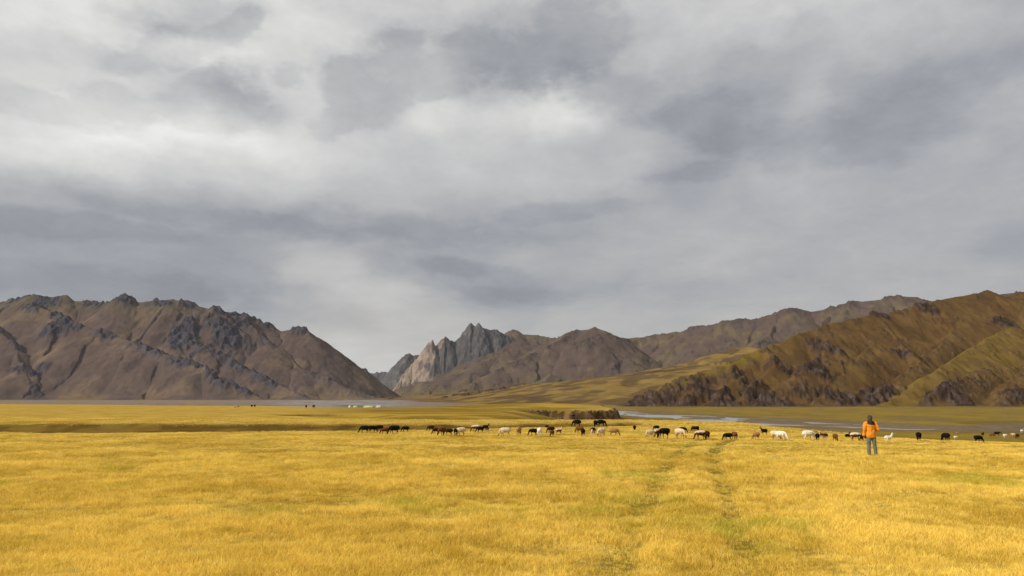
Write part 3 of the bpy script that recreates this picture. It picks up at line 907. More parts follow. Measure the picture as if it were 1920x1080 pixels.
def scatter():
    P = []
    for (a, b, dens, sc) in ((8.0, 16, 170, 1.0), (16, 28, 90, 1.1), (28, 60, 40, 1.2), (60, 112, 9, 1.3)):
        n = int(dens * .88 * (b * b - a * a))
        y = np.sqrt(rng.uniform(a * a, b * b, n)); x = rng.uniform(-.88, .88, n) * y
        P.append(np.stack([x, y, np.full(n, sc)], 1))
    P = np.concatenate(P)
    X, Y, S = P.T
    Z, gi_ = ground(X, Y, True)
    keep = (gi_['steep'] < .12) & (rng.random(len(X)) > gi_['cut'] * 2.2) & (rng.random(len(X)) > gi_['rut'] * .5)
    hv = fbm(X / 1.8, Y / 1.1, 3, 201) + .6 * fbm(X / 7., Y / 4., 2, 203)
    S = S * np.clip(.95 + .6 * hv, .45, 1.6) * (1 - .6 * gi_['rut']) * rng.uniform(.75, 1.25, len(X)) * (1 - .45 * sstep(30, 42, Y))
    P = np.stack([X, Y, Z], 1)[keep]; S = S[keep]
    me = bpy.data.meshes.new('grass')
    me.vertices.add(len(P)); me.vertices.foreach_set('co', P.astype(np.float32).ravel())
    for nm, arr, ty in (('scl', S, 'FLOAT'), ('rot', rng.uniform(0, 6.283, len(P)), 'FLOAT'), ('pick', rng.integers(0, 5, len(P)), 'INT')):
        a_ = me.attributes.new(nm, ty, 'POINT')
        a_.data.foreach_set('value', arr.astype(np.int32 if ty == 'INT' else np.float32))
    o = bpy.data.objects.new('grass', me)
    COL.objects.link(o)
    g = bpy.data.node_groups.new('scatter_tufts', 'GeometryNodeTree')
    g.interface.new_socket('Geometry', in_out='INPUT', socket_type='NodeSocketGeometry')
    g.interface.new_socket('Geometry', in_out='OUTPUT', socket_type='NodeSocketGeometry')
    T = NT(g)
    gi2 = T.n('NodeGroupInput'); go = T.n('NodeGroupOutput')
    join = T.n('GeometryNodeJoinGeometry')
    for i in reversed(range(5)):
        to = bpy.data.objects.new('grass_tuft', tuft_mesh(i))
        oi_ = T.n('GeometryNodeObjectInfo', {'Object': to, 'As Instance': True})
        g.links.new(oi_.outputs['Geometry'], join.inputs[0])
    A = lambda nm, ty: T.n('GeometryNodeInputNamedAttribute', {'Name': nm}, data_type=ty).outputs[0]
    rotv = T.n('ShaderNodeCombineXYZ', {2: A('rot', 'FLOAT')}).outputs[0]
    ip = T.n('GeometryNodeInstanceOnPoints', {'Points': gi2.outputs[0], 'Instance': join.outputs[0], 'Pick Instance': True,
                                             'Instance Index': A('pick', 'INT'), 'Rotation': rotv, 'Scale': A('scl', 'FLOAT')})
    g.links.new(ip.outputs[0], go.inputs[0])
    md = o.modifiers.new('scatter', 'NODES'); md.node_group = g
    tag(o, 'short dry golden grass covering the near terrace', 'grass', kind='stuff')
    return o


scatter()


# ------------------------------------------------------------------ body building helpers
def limb(bm, pts, rad, seg=10, ref=(0, 0, 1)):
    """closed lofted limb; rad is a list of (across, along ref) radii"""
    pts = [Vector(p) for p in pts]
    rings = []
    n = len(pts)
    for i, p in enumerate(pts):
        t = (pts[min(i + 1, n - 1)] - pts[max(i - 1, 0)]).normalized()
        rf = Vector(ref)
        if abs(t.dot(rf)) > .95:
            rf = Vector((0, 1, 0)) if abs(t.y) < .9 else Vector((1, 0, 0))
        s = t.cross(rf).normalized(); up = s.cross(t).normalized()
        r = rad[i]
        ra, rb = (r, r) if isinstance(r, (int, float)) else r
        rings.append([bm.verts.new(p + s * ra * math.cos(2 * math.pi * k / seg) + up * rb * math.sin(2 * math.pi * k / seg)) for k in range(seg)])
    for i in range(n - 1):
        for k in range(seg):
            bm.faces.new((rings[i][k], rings[i][(k + 1) % seg], rings[i + 1][(k + 1) % seg], rings[i + 1][k]))
    for ring, sgn, p, q in ((rings[0], 1, pts[0], pts[1]), (rings[-1], 0, pts[-1], pts[-2])):
        c = bm.verts.new(p + (p - q).normalized() * (sum((v.co - p).length for v in ring) / seg) * .45)
        for k in range(seg):
            a, b = ring[k], ring[(k + 1) % seg]
            bm.faces.new((b, a, c) if sgn else (a, b, c))
    return rings


def fuse(bm, voxel, smooth=3, name='body'):
    """one continuous skin round all limbs"""
    bmesh.ops.recalc_face_normals(bm, faces=bm.faces[:])
    me = bpy.data.meshes.new(name); bm.to_mesh(me); bm.free()
    o = bpy.data.objects.new(name, me); COL.objects.link(o)
    r = o.modifiers.new('r', 'REMESH'); r.mode = 'VOXEL'; r.voxel_size = voxel; r.use_smooth_shade = True
    s = o.modifiers.new('s', 'SMOOTH'); s.factor = .5; s.iterations = smooth
    dg = bpy.context.evaluated_depsgraph_get()
    out = bpy.data.meshes.new_from_object(o.evaluated_get(dg))
    out.name = name
    bpy.data.objects.remove(o); bpy.data.meshes.remove(me)
    return out


# ------------------------------------------------------------------ sheep
def sheep_mesh(pose, stride=0.0, seed=0, lamb=False):
    bm = bmesh.new()
    zb = .20 if pose == 'lie' else .50
    fat = .86 if lamb else 1.0
    limb(bm, [(-.45, 0, zb - .02), (-.40, 0, zb), (-.28, 0, zb + .015), (-.10, 0, zb), (.10, 0, zb + .005), (.26, 0, zb + .01), (.36, 0, zb + .02)],
         [(.06 * fat, .08 * fat), (.15 * fat, .155 * fat), (.195 * fat, .185 * fat), (.20 * fat, .19 * fat), (.195 * fat, .19 * fat), (.16 * fat, .165 * fat), (.09 * fat, .11 * fat)], 14)
    limb(bm, [(-.40, 0, zb + .06), (-.47, 0, zb - .01), (-.47, 0, zb - .12)], [(.07, .06), (.075, .05), (.03, .03)], 8)   # fat tail
    if pose == 'down':
        limb(bm, [(.26, 0, zb + .05), (.40, 0, zb + .0), (.49, 0, zb - .13), (.545, 0, zb - .26)], [(.10, .13), (.085, .11), (.065, .08), (.052, .06)], 10, (1, 0, 0))
        hd = [(.535, 0, .235), (.575, 0, .175), (.625, 0, .095), (.655, 0, .045)]; ear = (.545, .225)
    elif pose == 'half':
        limb(bm, [(.26, 0, zb + .06), (.42, 0, zb + .07), (.53, 0, zb + .03), (.58, 0, zb - .01)], [(.10, .13), (.08, .10), (.062, .075), (.05, .06)], 10)
        hd = [(.57, 0, zb + .0), (.63, 0, zb - .05), (.70, 0, zb - .12), (.74, 0, zb - .16)]; ear = (.58, zb + .02)
    else:
        limb(bm, [(.24, 0, zb + .06), (.36, 0, zb + .16), (.43, 0, zb + .29), (.455, 0, zb + .36)], [(.11, .13), (.085, .10), (.062, .07), (.05, .06)], 10, (1, 0, 0))
        hd = [(.43, 0, zb + .38), (.49, 0, zb + .37), (.57, 0, zb + .32), (.625, 0, zb + .285)]; ear = (.455, zb + .40)
    limb(bm, hd, [(.050, .058), (.055, .062), (.042, .045), (.026, .028)], 10, (0, 0, 1) if pose != 'down' else (1, 0, 0))
    for s in (-1, 1):
        ex, ez = ear
        limb(bm, [(ex, s * .04, ez), (ex - .02, s * .09, ez - .015), (ex - .03, s * .125, ez - .05)], [(.012, .024), (.014, .028), (.008, .010)], 6)
    if pose == 'lie':
        for s in (-1, 1):
            limb(bm, [(.20, s * .10, .14), (.33, s * .13, .07), (.20, s * .15, .045)], [.05, .032, .024], 8)
            limb(bm, [(-.28, s * .12, .14), (-.12, s * .19, .08), (-.30, s * .21, .045)], [.07, .04, .024], 8)
    else:
        k = stride
        for s, ph in ((-1, k), (1, -k)):
            limb(bm, [(.23, s * .09, zb - .04), (.225 + ph * .3, s * .095, .30), (.235 + ph * .55, s * .095, .17), (.225 + ph * .9, s * .095, .05), (.245 + ph, s * .095, .018)],
                 [.068, .042, .028, .021, .026], 8)
            limb(bm, [(-.27, s * .095, zb), (-.235 - ph * .3, s * .105, .33), (-.315 - ph * .6, s * .10, .205), (-.29 - ph * .9, s * .10, .05), (-.27 - ph, s * .10, .018)],
                 [.10, .062, .030, .022, .026], 8)
    bmesh.ops.scale(bm, vec=(.86, 1, 1), verts=bm.verts[:])
    me = fuse(bm, .019, 2, 'sheep')
    n = len(me.vertices)
    co = np.empty(n * 3, np.float32); me.vertices.foreach_get('co', co); co = co.reshape(-1, 3)
    hx, hz = hd[0][0] * .86, hd[0][2]
    if pose == 'down':
        head = sstep(.02, -.02, (co[:, 2] - (hz + .015)) - (co[:, 0] - hx) * .3) * (co[:, 0] > .38)
    else:
        head = sstep(hx - .02, hx + .02, co[:, 0]) * (co[:, 2] > .2)
    leg = sstep(.30, .24, co[:, 2]) * (co[:, 0] < .38) if pose != 'lie' else sstep(.07, .05, co[:, 2])
    bare = np.clip(head + leg, 0, 1)
    no = np.empty(n * 3, np.float32); me.vertices.foreach_get('normal', no); no = no.reshape(-1, 3)
    wool = fbm(co[:, 0] * 11 + seed, co[:, 2] * 11 + co[:, 1] * 7, 3, 300 + seed) * .020 * (1 - bare)
    co = co + no * wool[:, None]
    me.vertices.foreach_set('co', co.astype(np.float32).ravel())
    a = me.attributes.new('bare', 'FLOAT', 'POINT'); a.data.foreach_set('value', bare.astype(np.float32))
    me.materials.append(None)
    me.update()
    return me


def sheep_mat(name, wool, bare, side=None, split=.5):
    m, T = material(name)
    tcx = T.n('ShaderNodeTexCoord').outputs['Object']
    b = T.n('ShaderNodeAttribute', attribute_name='bare').outputs['Fac']
    n = T.noise(tcx, 14.0, 5.0, .65).outputs[0]
    col = T.mix(T.remap(n, .3, .7), tuple(c * .75 for c in wool), tuple(min(1, c * 1.18) for c in wool))
    if side:
        z = T.n('ShaderNodeSeparateXYZ', {0: tcx}).outputs[2]
        nn = T.noise(tcx, 5.0, 2.0, .5).outputs[0]
        zq = T.math('ADD', z, T.math('MULTIPLY', T.math('SUBTRACT', nn, .5), .3))
        col = T.mix(T.remap(zq, split + .04, split - .04), col, side)
    col = T.mix(b, col, bare)
    bmp = T.n('ShaderNodeBump', {'Strength': .8, 'Distance': .03, 'Height': T.noise(tcx, 26.0, 5.0, .7).outputs[0]})
    bs = T.n('ShaderNodeBsdfPrincipled', {'Base Color': col, 'Roughness': 1.0, 'Specular IOR Level': 0.0, 'Normal': bmp.outputs[0]})
    finish(T, bs.outputs[0])
    return m


MATS = {
    'black': sheep_mat('black_wool', (.012, .011, .011), (.010, .009, .009)),
    'darkbrown': sheep_mat('dark_brown_wool', (.040, .018, .010), (.022, .011, .008)),
    'red': sheep_mat('red_brown_wool', (.13, .034, .014), (.05, .018, .010)),
    'brown': sheep_mat('brown_wool', (.14, .060, .024), (.06, .025, .013)),
    'tan': sheep_mat('tan_wool', (.36, .20, .085), (.20, .10, .045)),
    'cream': sheep_mat('cream_wool', (.62, .50, .33), (.30, .16, .08)),
    'white': sheep_mat('white_wool', (.76, .70, .56), (.66, .58, .44)),
    'creamtop': sheep_mat('cream_backed_brown_wool', (.62, .50, .36), (.07, .03, .016), (.10, .042, .020), .54),
    'pied': sheep_mat('pied_wool', (.05, .022, .014), (.55, .46, .34), (.50, .38, .26), .44),
}
MESH = {
    'g1': sheep_mesh('down', .05, 1), 'g2': sheep_mesh('down', -.04, 2), 'g3': sheep_mesh('down', .11, 3),
    'h': sheep_mesh('half', .06, 4), 'u': sheep_mesh('up', .04, 5), 'l': sheep_mesh('lie', 0, 6), 'ul': sheep_mesh('up', .06, 7, True),
}
# photo x, photo y of the feet, depth if it stands out of sight below a bank, height in photo pixels, heading, pose, wool, label
SHEEP = [
    (683, 813, 0, 14, 182, 'g1', 'black', 'black sheep with lowered head at the far left end of the flock'),
    (698, 811, 0, 12, 20, 'g2', 'black', 'black sheep just right of the leftmost black one, half hidden'),
    (711, 810, 0, 12, 195, 'g3', 'black', 'black sheep grazing right behind the red-brown one'),
    (721, 814.5, 0, 11.5, 188, 'g2', 'red', 'red-brown sheep among the black ones in the leftmost cluster'),
    (739, 815.5, 0, 16.5, 204, 'g3', 'black', 'big black sheep reaching down left, just right of the red-brown one'),
    (760, 811, 0, 11, 183, 'g1', 'black', 'black sheep grazing alone at the right of the leftmost cluster'),
    (808, 808.5, 0, 10, 186, 'g2', 'darkbrown', 'dark brown sheep at the upper left of the second cluster'),
    (817, 814.5, 0, 11, 215, 'g1', 'darkbrown', 'small dark brown sheep tucked behind the brown one in the second cluster'),
    (828, 817.5, 0, 15.5, 235, 'g3', 'brown', 'brown sheep seen from the front in the second cluster'),
    (841, 818, 0, 13, 195, 'g2', 'darkbrown', 'dark brown sheep in the middle of the second cluster, head left'),
    (854, 818, 0, 13, 100, 'g1', 'black', 'black sheep seen from behind, against the cream one of the second cluster'),
    (864, 818.5, 0, 15.5, 208, 'g1', 'cream', 'cream sheep with brown legs at the right end of the second cluster'),
    (892, 810.5, 0, 13, 184, 'g2', 'creamtop', 'brown sheep with a cream back in the third cluster'),
    (900, 812, 0, 11.5, 170, 'g1', 'black', 'black sheep in front of the cream-backed brown one'),
    (911, 807.5, 0, 11.5, 10, 'u', 'black', 'black sheep with raised head at the top of the third cluster'),
    (914, 813, 0, 9.5, 300, 'h', 'pied', 'small brown and white sheep at the right of the third cluster'),
    (947, 819, 0, 16.5, 184, 'g3', 'cream', 'lone cream sheep grazing to the left with brown legs'),
    (973, 816.5, 0, 15, 75, 'g1', 'tan', 'tan sheep seen from behind, right of the lone cream one'),
    (1000, 817.5, 0, 13, 186, 'g2', 'black', 'black sheep grazing left beside the white one seen from the end'),
    (1012, 819, 0, 16, 85, 'g1', 'white', 'white sheep seen from behind next to a black one'),
    (1025, 803, 78, 10, 80, 'g2', 'black', 'tiny black sheep alone above the brown trio in the middle'),
    (1033, 813, 0, 12, 200, 'g1', 'darkbrown', 'dark brown sheep at the back of the brown trio in the middle'),
    (1035, 819.5, 0, 12, 245, 'g3', 'brown', 'brown sheep facing the camera in front of the brown trio'),
    (1048, 815, 0, 14, 14, 'u', 'creamtop', 'brown sheep with a raised pale head in the middle trio'),
    (1081, 803, 74, 12, 182, 'g1', 'black', 'black sheep behind the terrace edge above the grey-brown one'),
    (1087, 813, 0, 12.5, 150, 'g2', 'brown', 'grey-brown sheep half hidden behind a black one seen from behind'),
    (1093, 818, 0, 13, 95, 'g1', 'black', 'black sheep seen from behind, right of the grey-brown one'),
    (1112, 819, 0, 16, 255, 'h', 'pied', 'cream and dark pied sheep facing the camera'),
    (1116, 803.5, 76, 11.5, 95, 'g3', 'black', 'black sheep right above the pied one facing the camera'),
    (1127, 804, 74, 12, 10, 'g2', 'black', 'black sheep behind the cream one, left of the tan grazing one'),
    (1128, 819, 0, 15.5, 220, 'g1', 'cream', 'cream sheep turned half away between pied and tan sheep'),
    (1151, 819, 0, 15, 2, 'g3', 'tan', 'tan brown sheep grazing to the right beside the cream one'),
    (1190, 808, 0, 8.5, 80, 'g1', 'black', 'tiny black sheep standing alone between the middle and right clusters'),
    (1219, 822, 0, 15, 215, 'g2', 'cream', 'cream sheep left of the big black one, seen from its rump'),
    (1231, 808, 0, 9, 186, 'g1', 'black', 'small black sheep in the distance above the big black grazing one'),
    (1232, 821, 0, 15.5, 240, 'g1', 'creamtop', 'cream and brown sheep squeezed behind the big black one'),
    (1246, 823, 0, 19, 202, 'g3', 'black', 'big black sheep grazing left beside two cream sheep'),
    (1275, 823, 0, 18, 310, 'g2', 'cream', 'cream sheep turned to the camera, right of the big black one'),
    (1281, 813, 0, 11, 4, 'g1', 'black', 'black sheep behind the cream one that faces the camera'),
    (1301, 810, 0, 6, 120, 'g1', 'black', 'left one of two tiny black sheep dots behind the cream-backed one'),
    (1308, 809.5, 0, 6, 60, 'g2', 'black', 'right one of two tiny black sheep dots behind the cream-backed one'),
    (1314, 825.5, 0, 17, 184, 'g2', 'creamtop', 'cream-backed sheep with brown belly grazing left near the wheel ruts'),
    (1326, 825.5, 0, 16, 85, 'g1', 'darkbrown', 'dark brown sheep seen from behind at the tail of the cream-backed one'),
    (1365, 827, 0, 14, 184, 'g3', 'black', 'black sheep grazing left with a brown one at its tail'),
    (1378, 825.5, 0, 14.5, 275, 'h', 'brown', 'brown sheep facing the camera at the tail of a black one'),
    (1418, 825.5, 0, 13.5, 205, 'g1', 'tan', 'small tan sheep alone between black and cream sheep'),
    (1433, 816, 0, 9.5, 185, 'u', 'black', 'black sheep resting below the dark bank, above the tan one'),
    (1454, 825.5, 0, 16.5, 300, 'g2', 'cream', 'left one of a pair of cream sheep standing close together'),
    (1465, 826.5, 0, 17, 318, 'g1', 'white', 'right, paler one of a pair of sheep standing close together'),
    (1516, 826.5, 0, 18, 2, 'g1', 'white', 'large white sheep grazing to the right'),
    (1533, 826.5, 0, 11, 80, 'g2', 'black', 'black sheep seen from behind between the white and the brown one'),
    (1545, 826.5, 0, 17, 178, 'u', 'pied', 'brown sheep with a raised white head'),
    (1567, 828, 0, 13.5, 265, 'g3', 'brown', 'brown sheep facing the camera, right of the one with raised white head'),
    (1590, 821, 0, 5, 30, 'l', 'black', 'tiny dark sheep lying left of the person'),
    (1605, 827.5, 0, 15.5, 340, 'g2', 'creamtop', 'cream sheep with brown legs just left of the person'),
    (1620, 827.5, 0, 12, 200, 'g1', 'darkbrown', 'dark brown sheep partly hidden by the person'),
    (1667, 831, 0, 17.5, 8, 'ul', 'white', 'slim white sheep with raised head just right of the person'),
    (1723, 827, 0, 15.5, 70, 'g1', 'black', 'black sheep on the terrace edge right of the slim white one'),
    (1774, 828.5, 0, 15.5, 100, 'g2', 'black', 'black sheep seen from behind on the terrace edge, second from the right'),
    (1792, 824, 0, 6, 10, 'h', 'white', 'tiny white sheep down the slope beyond the terrace edge'),
    (1795, 815, 0, 4, 180, 'h', 'tan', 'tiny tan sheep above the tiny white one on the slope'),
    (1835, 831, 0, 13, 5, 'g3', 'black', 'black sheep with hidden legs at the terrace edge on the right'),
    (1843, 818, 0, 8, 30, 'u', 'darkbrown', 'small dark sheep with raised head behind the terrace edge'),
    (1861, 820, 0, 7, 120, 'g1', 'brown', 'small brown sheep at the left of the far right group'),
    (1870, 818, 0, 9, 340, 'h', 'black', 'black sheep at the top of the far right group'),
    (1885, 821.5, 0, 7, 15, 'h', 'white', 'small white sheep in the middle of the far right group'),
    (1900, 821, 0, 8, 195, 'h', 'cream', 'small cream sheep beside a dark one in the far right group'),
    (1908, 823, 0, 10, 80, 'g1', 'darkbrown', 'dark brown sheep at the right of the far right group'),
    (1917, 812, 0, 6, 20, 'g2', 'white', 'tiny white sheep at the right edge of the picture'),
]
for (px, py, dep, hp, yaw, pose, wool, label) in SHEEP:
    if dep:
        x, y = gd(px, dep)
        sc = 1.0
    else:
        x, y = cast(px, py, 30.0)
        sc = hp / FPX * y / {'u': .90, 'ul': .90, 'l': .40}.get(pose, .68)
        sc = min(max(sc, .62), 1.12)
    o = bpy.data.objects.new('sheep', MESH[pose])
    COL.objects.link(o)
    o.location = (x, y, gz(x, y) + .01)
    o.rotation_euler = (0, 0, R(yaw))
    o.scale = (sc, sc, sc)
    o.material_slots[0].link = 'OBJECT'
    o.material_slots[0].material = MATS[wool]
    tag(o, label, 'sheep', 'flock of sheep grazing along the terrace edge')

# grazing animals far out on the plain
for (px, py, hp, yaw, wool, label) in (
        (441, 765.5, 3, 190, 'tan', 'leftmost faint grazing animal far out on the plain'),
        (446.5, 764.5, 3.5, 60, 'tan', 'second from left of the tiny grazing animals far out on the plain'),
        (472, 763.8, 4.5, 80, 'darkbrown', 'third from left of the tiny grazing animals far out on the plain'),
        (477.5, 763.8, 5, 100, 'darkbrown', 'third from right of the tiny grazing animals far out on the plain'),
        (574, 765.3, 5.5, 95, 'darkbrown', 'second from right of the tiny grazing animals far out on the plain'),
        (588, 765.3, 5.5, 75, 'darkbrown', 'rightmost tiny grazing animal on the plain left of the camp')):
    x, y = cast(px, py, 90.0)
    y = min(y, 420.); x = ray(px, py)[0] * y
    o = bpy.data.objects.new('grazing_animal', MESH['h'])
    COL.objects.link(o)
    sc = hp / FPX * y / .665
    o.location = (x, y, gz(x, y) - .01); o.rotation_euler = (0, 0, R(yaw)); o.scale = (sc, sc, sc)
    o.material_slots[0].link = 'OBJECT'; o.material_slots[0].material = MATS[wool]
    tag(o, label, 'animal', 'grazing animals far out on the plain')


# ------------------------------------------------------------------ person in the orange jacket
def cloth(name, col, rough=.8, var=.12, scale=6.0, bump=.35):
    m, T = material(name)
    p = T.n('ShaderNodeTexCoord').outputs['Object']
    n = T.noise(p, scale, 4.0, .6).outputs[0]
    c = T.mix(n, tuple(x * (1 - var) for x in col), tuple(min(1, x * (1 + var)) for x in col))
    b = T.n('ShaderNodeBump', {'Strength': bump, 'Distance': .03, 'Height': T.noise(p, scale * 2.2, 3.0, .6).outputs[0]})
    bs = T.n('ShaderNodeBsdfPrincipled', {'Base Color': c, 'Roughness': rough, 'Specular IOR Level': .25, 'Normal': b.outputs[0]})
    finish(T, bs.outputs[0])
    return m


m_skin = cloth('skin', (.42, .24, .16), .6, .06, 20, .1)
m_orange = cloth('orange_shell_fabric', (.68, .245, .014), .65, .10, 9)
m_yoke = cloth('dark_maroon_fabric', (.030, .014, .016), .7, .2)
m_hat = cloth('brown_grey_knit', (.060, .045, .040), .95, .25, 30)
m_trouser = cloth('grey_green_trousers', (.120, .130, .098), .9, .2, 8)
m_boot = cloth('dark_leather', (.028, .020, .015), .6, .2)

pe = bpy.data.objects.new('person', None)
COL.objects.link(pe)
x, y = cast(1636, 856, 20.0)
pe.location = (x, y, gz(x, y))
pe.rotation_euler = (0, 0, R(-4))
tag(pe, 'person in an orange jacket with dark shoulders standing back to the camera', 'person')


def part(name, me, mat, parent=pe):
    me.materials.clear(); me.materials.append(mat)
    me.polygons.foreach_set('use_smooth', np.ones(len(me.polygons), bool))
    o = bpy.data.objects.new(name, me); COL.objects.link(o); o.parent = parent
    return o


SH, EL_L, WR_L = (-.19, 0, 1.425), (-.275, -.03, 1.145), (-.285, .05, .90)
SH2, EL_R, WR_R = (.19, 0, 1.425), (.285, -.055, 1.16), (.16, .20, 1.10)
bm = bmesh.new()
limb(bm, [(0, .0, .86), (0, .0, 1.0), (0, .0, 1.18), (0, -.01, 1.35), (0, -.005, 1.45)], [(.15, .10), (.14, .09), (.15, .10), (.17, .105), (.08, .07)], 14, (0, 1, 0))
limb(bm, [(0, 0, 1.42), (0, .01, 1.50), (0, .02, 1.56)], [.058, .055, .055], 12, (0, 1, 0))
limb(bm, [(0, .03, 1.525), (0, .035, 1.57), (0, .025, 1.64), (0, .015, 1.70), (0, .01, 1.735)], [(.05, .06), (.072, .09), (.080, .10), (.074, .09), (.04, .05)], 14, (0, 1, 0))
limb(bm, [(0, .115, 1.645), (0, .135, 1.612), (0, .115, 1.60)], [.010, .016, .010], 6)                  # nose
limb(bm, [(0, .108, 1.573), (0, .114, 1.568)], [(.025, .006), (.022, .006)], 6, (0, 0, 1))                # mouth
for s in (-1, 1):
    limb(bm, [(s * .070, .015, 1.655), (s * .083, .008, 1.63), (s * .072, .015, 1.60)], [(.008, .014), (.010, .020), (.007, .012)], 6, (0, 1, 0))   # ears
    limb(bm, [(s * .031, .100, 1.645), (s * .031, .108, 1.645)], [.012, .010], 6)                          # brows of the eyes
    limb(bm, [(s * .09, 0, .88), (s * .115, .01, .66), (s * .13, .015, .48), (s * .138, -.01, .30), (s * .142, -.02, .08)], [.085, .070, .052, .050, .036], 10, (0, 1, 0))
    limb(bm, [(s * .142, -.05, .05), (s * .146, .05, .04), (s * .15, .14, .03)], [(.035, .04), (.04, .035), (.03, .022)], 8)
limb(bm, [SH, EL_L, WR_L], [.055, .042, .030], 10, (0, 1, 0))
limb(bm, [SH2, EL_R, WR_R], [.055, .042, .030], 10, (0, 1, 0))


def hand(bm, wrist, d, side, palmn, curl):
    """palm and five separate fingers; d points to the fingertips, side to the thumb, palmn out of the palm"""
    w, d, side, pn = Vector(wrist), Vector(d).normalized(), Vector(side).normalized(), Vector(palmn).normalized()
    limb(bm, [w - d * .02, w + d * .03, w + d * .085], [(.026, .018), (.038, .018), (.040, .014)], 10, tuple(pn))
    for i, L in enumerate((.072, .080, .074, .058)):
        b = w + d * .082 + side * (.030 - i * .020)
        d1 = (d * math.cos(curl * .5) + pn * math.sin(curl * .5)); d2 = (d * math.cos(curl * 1.3) + pn * math.sin(curl * 1.3)); d3 = (d * math.cos(curl * 2) + pn * math.sin(curl * 2))
        p1 = b + d1 * L * .45; p2 = p1 + d2 * L * .32; p3 = p2 + d3 * L * .23
        limb(bm, [b - d * .01, p1, p2, p3], [.0092, .0088, .0082, .007], 7, tuple(pn))
    b = w + d * .025 + side * .030
    t1 = b + (side * .7 + d * .7) * .035; t2 = t1 + (d * .9 + pn * .3 + side * .15) * .030; t3 = t2 + (d + pn * .4).normalized() * .022
    limb(bm, [b, t1, t2, t3], [.013, .0115, .010, .008], 7, tuple(pn))


hand(bm, WR_L, (0, .12, -1), (.2, 1, .1), (1, -.1, 0), .35)
hand(bm, WR_R, (-.7, .6, .35), (0, -.3, 1), (-.6, -.7, 0), .7)
part('body', fuse(bm, .0072, 2, 'body'), m_skin)

bm = bmesh.new()   # jacket with sleeves
limb(bm, [(0, -.0, .80), (0, -.0, .86), (0, -.005, 1.0), (0, -.01, 1.18), (0, -.015, 1.33), (0, -.01, 1.43), (0, 0, 1.48)],
     [(.19, .135), (.205, .145), (.200, .145), (.200, .145), (.205, .145), (.165, .115), (.09, .085)], 18, (0, 1, 0))
limb(bm, [(-.13, 0, 1.43), (-.20, 0, 1.415), (-.25, -.01, 1.27), (-.285, -.03, 1.13), (-.292, .01, 1.0), (-.29, .05, .875)], [.075, .088, .080, .070, .064, .056], 12, (0, 1, 0))
limb(bm, [(.13, 0, 1.43), (.20, 0, 1.415), (.255, -.025, 1.28), (.292, -.055, 1.15), (.24, .06, 1.115), (.175, .18, 1.10)], [.075, .088, .080, .073, .064, .056], 12, (0, 1, 0))
for zf, rr in ((.93, .004), (1.06, .004)):
    pass
me = fuse(bm, .013, 3, 'jacket')
n = len(me.vertices)
co = np.empty(n * 3, np.float32); me.vertices.foreach_get('co', co); co = co.reshape(-1, 3)
no = np.empty(n * 3, np.float32); me.vertices.foreach_get('normal', no); no = no.reshape(-1, 3)
co += no * (fbm(co[:, 0] * 7 + co[:, 1] * 6, co[:, 2] * 5, 3, 400) * .020)[:, None]
me.vertices.foreach_set('co', co.astype(np.float32).ravel()); me.update()
jk = part('jacket', me, m_orange)
bm = bmesh.new()   # dark shoulder panel, sits just proud of the jacket
limb(bm, [(0, -.012, 1.350), (0, -.012, 1.40), (0, -.01, 1.445), (0, 0, 1.495)], [(.186, .160), (.190, .152), (.172, .126), (.10, .097)], 18, (0, 1, 0))
part('shoulder_panel', fuse(bm, .012, 2, 'shoulder_panel'), m_yoke, jk)
bm = bmesh.new()   # hood folded on the back of the neck
limb(bm, [(-.13, .03, 1.475), (-.10, -.07, 1.465), (0, -.115, 1.455), (.09, -.07, 1.465), (.12, .03, 1.475)], [.045, .058, .068, .056, .045], 10, (0, 0, 1))
limb(bm, [(-.05, -.05, 1.50), (-.04, -.03, 1.56)], [(.085, .06), (.06, .05)], 10, (0, 1, 0))
part('hood', fuse(bm, .014, 3, 'hood'), m_yoke, jk)
for nm, c0, c1 in (('cuff', (-.29, .055, .885), (-.288, .066, .855)), ('cuff', (.182, .17, 1.10), (.160, .202, 1.098))):
    bm = bmesh.new(); limb(bm, [c0, c1], [.058, .050], 12, (0, 1, 0))
    part(nm, fuse(bm, .009, 1, 'cuff'), m_yoke, jk)
bm = bmesh.new()
limb(bm, [(0, 0, .93), (0, 0, .86), (0, 0, .80)], [(.165, .12), (.175, .125), (.165, .12)], 16, (0, 1, 0))
for s in (-1, 1):
    limb(bm, [(s * .085, 0, .84), (s * .11, .005, .68), (s * .125, .01, .48), (s * .135, -.01, .30), (s * .140, -.015, .14), (s * .142, -.01, .06)], [(.100, .110), (.092, .10), (.078, .085), (.076, .082), (.072, .080), (.074, .085)], 14, (0, 1, 0))
me = fuse(bm, .013, 2, 'trousers')
n = len(me.vertices)
co = np.empty(n * 3, np.float32); me.vertices.foreach_get('co', co); co = co.reshape(-1, 3)
no = np.empty(n * 3, np.float32); me.vertices.foreach_get('normal', no); no = no.reshape(-1, 3)
co += no * (fbm(co[:, 0] * 8, co[:, 2] * 8 + co[:, 1] * 6, 3, 410) * .016)[:, None]
me.vertices.foreach_set('co', co.astype(np.float32).ravel()); me.update()
part('trousers', me, m_trouser)
for s in (-1, 1):
    bm = bmesh.new()
    limb(bm, [(s * .142, -.075, .045), (s * .143, -.02, .05), (s * .147, .06, .045), (s * .152, .15, .035), (s * .154, .18, .03)], [(.036, .045), (.046, .05), (.050, .045), (.044, .034), (.02, .02)], 12)
    limb(bm, [(s * .142, -.03, .05), (s * .142, -.025, .16)], [.050, .050], 10, (0, 1, 0))
    part('boot', fuse(bm, .010, 2, 'boot'), m_boot)
bm = bmesh.new()
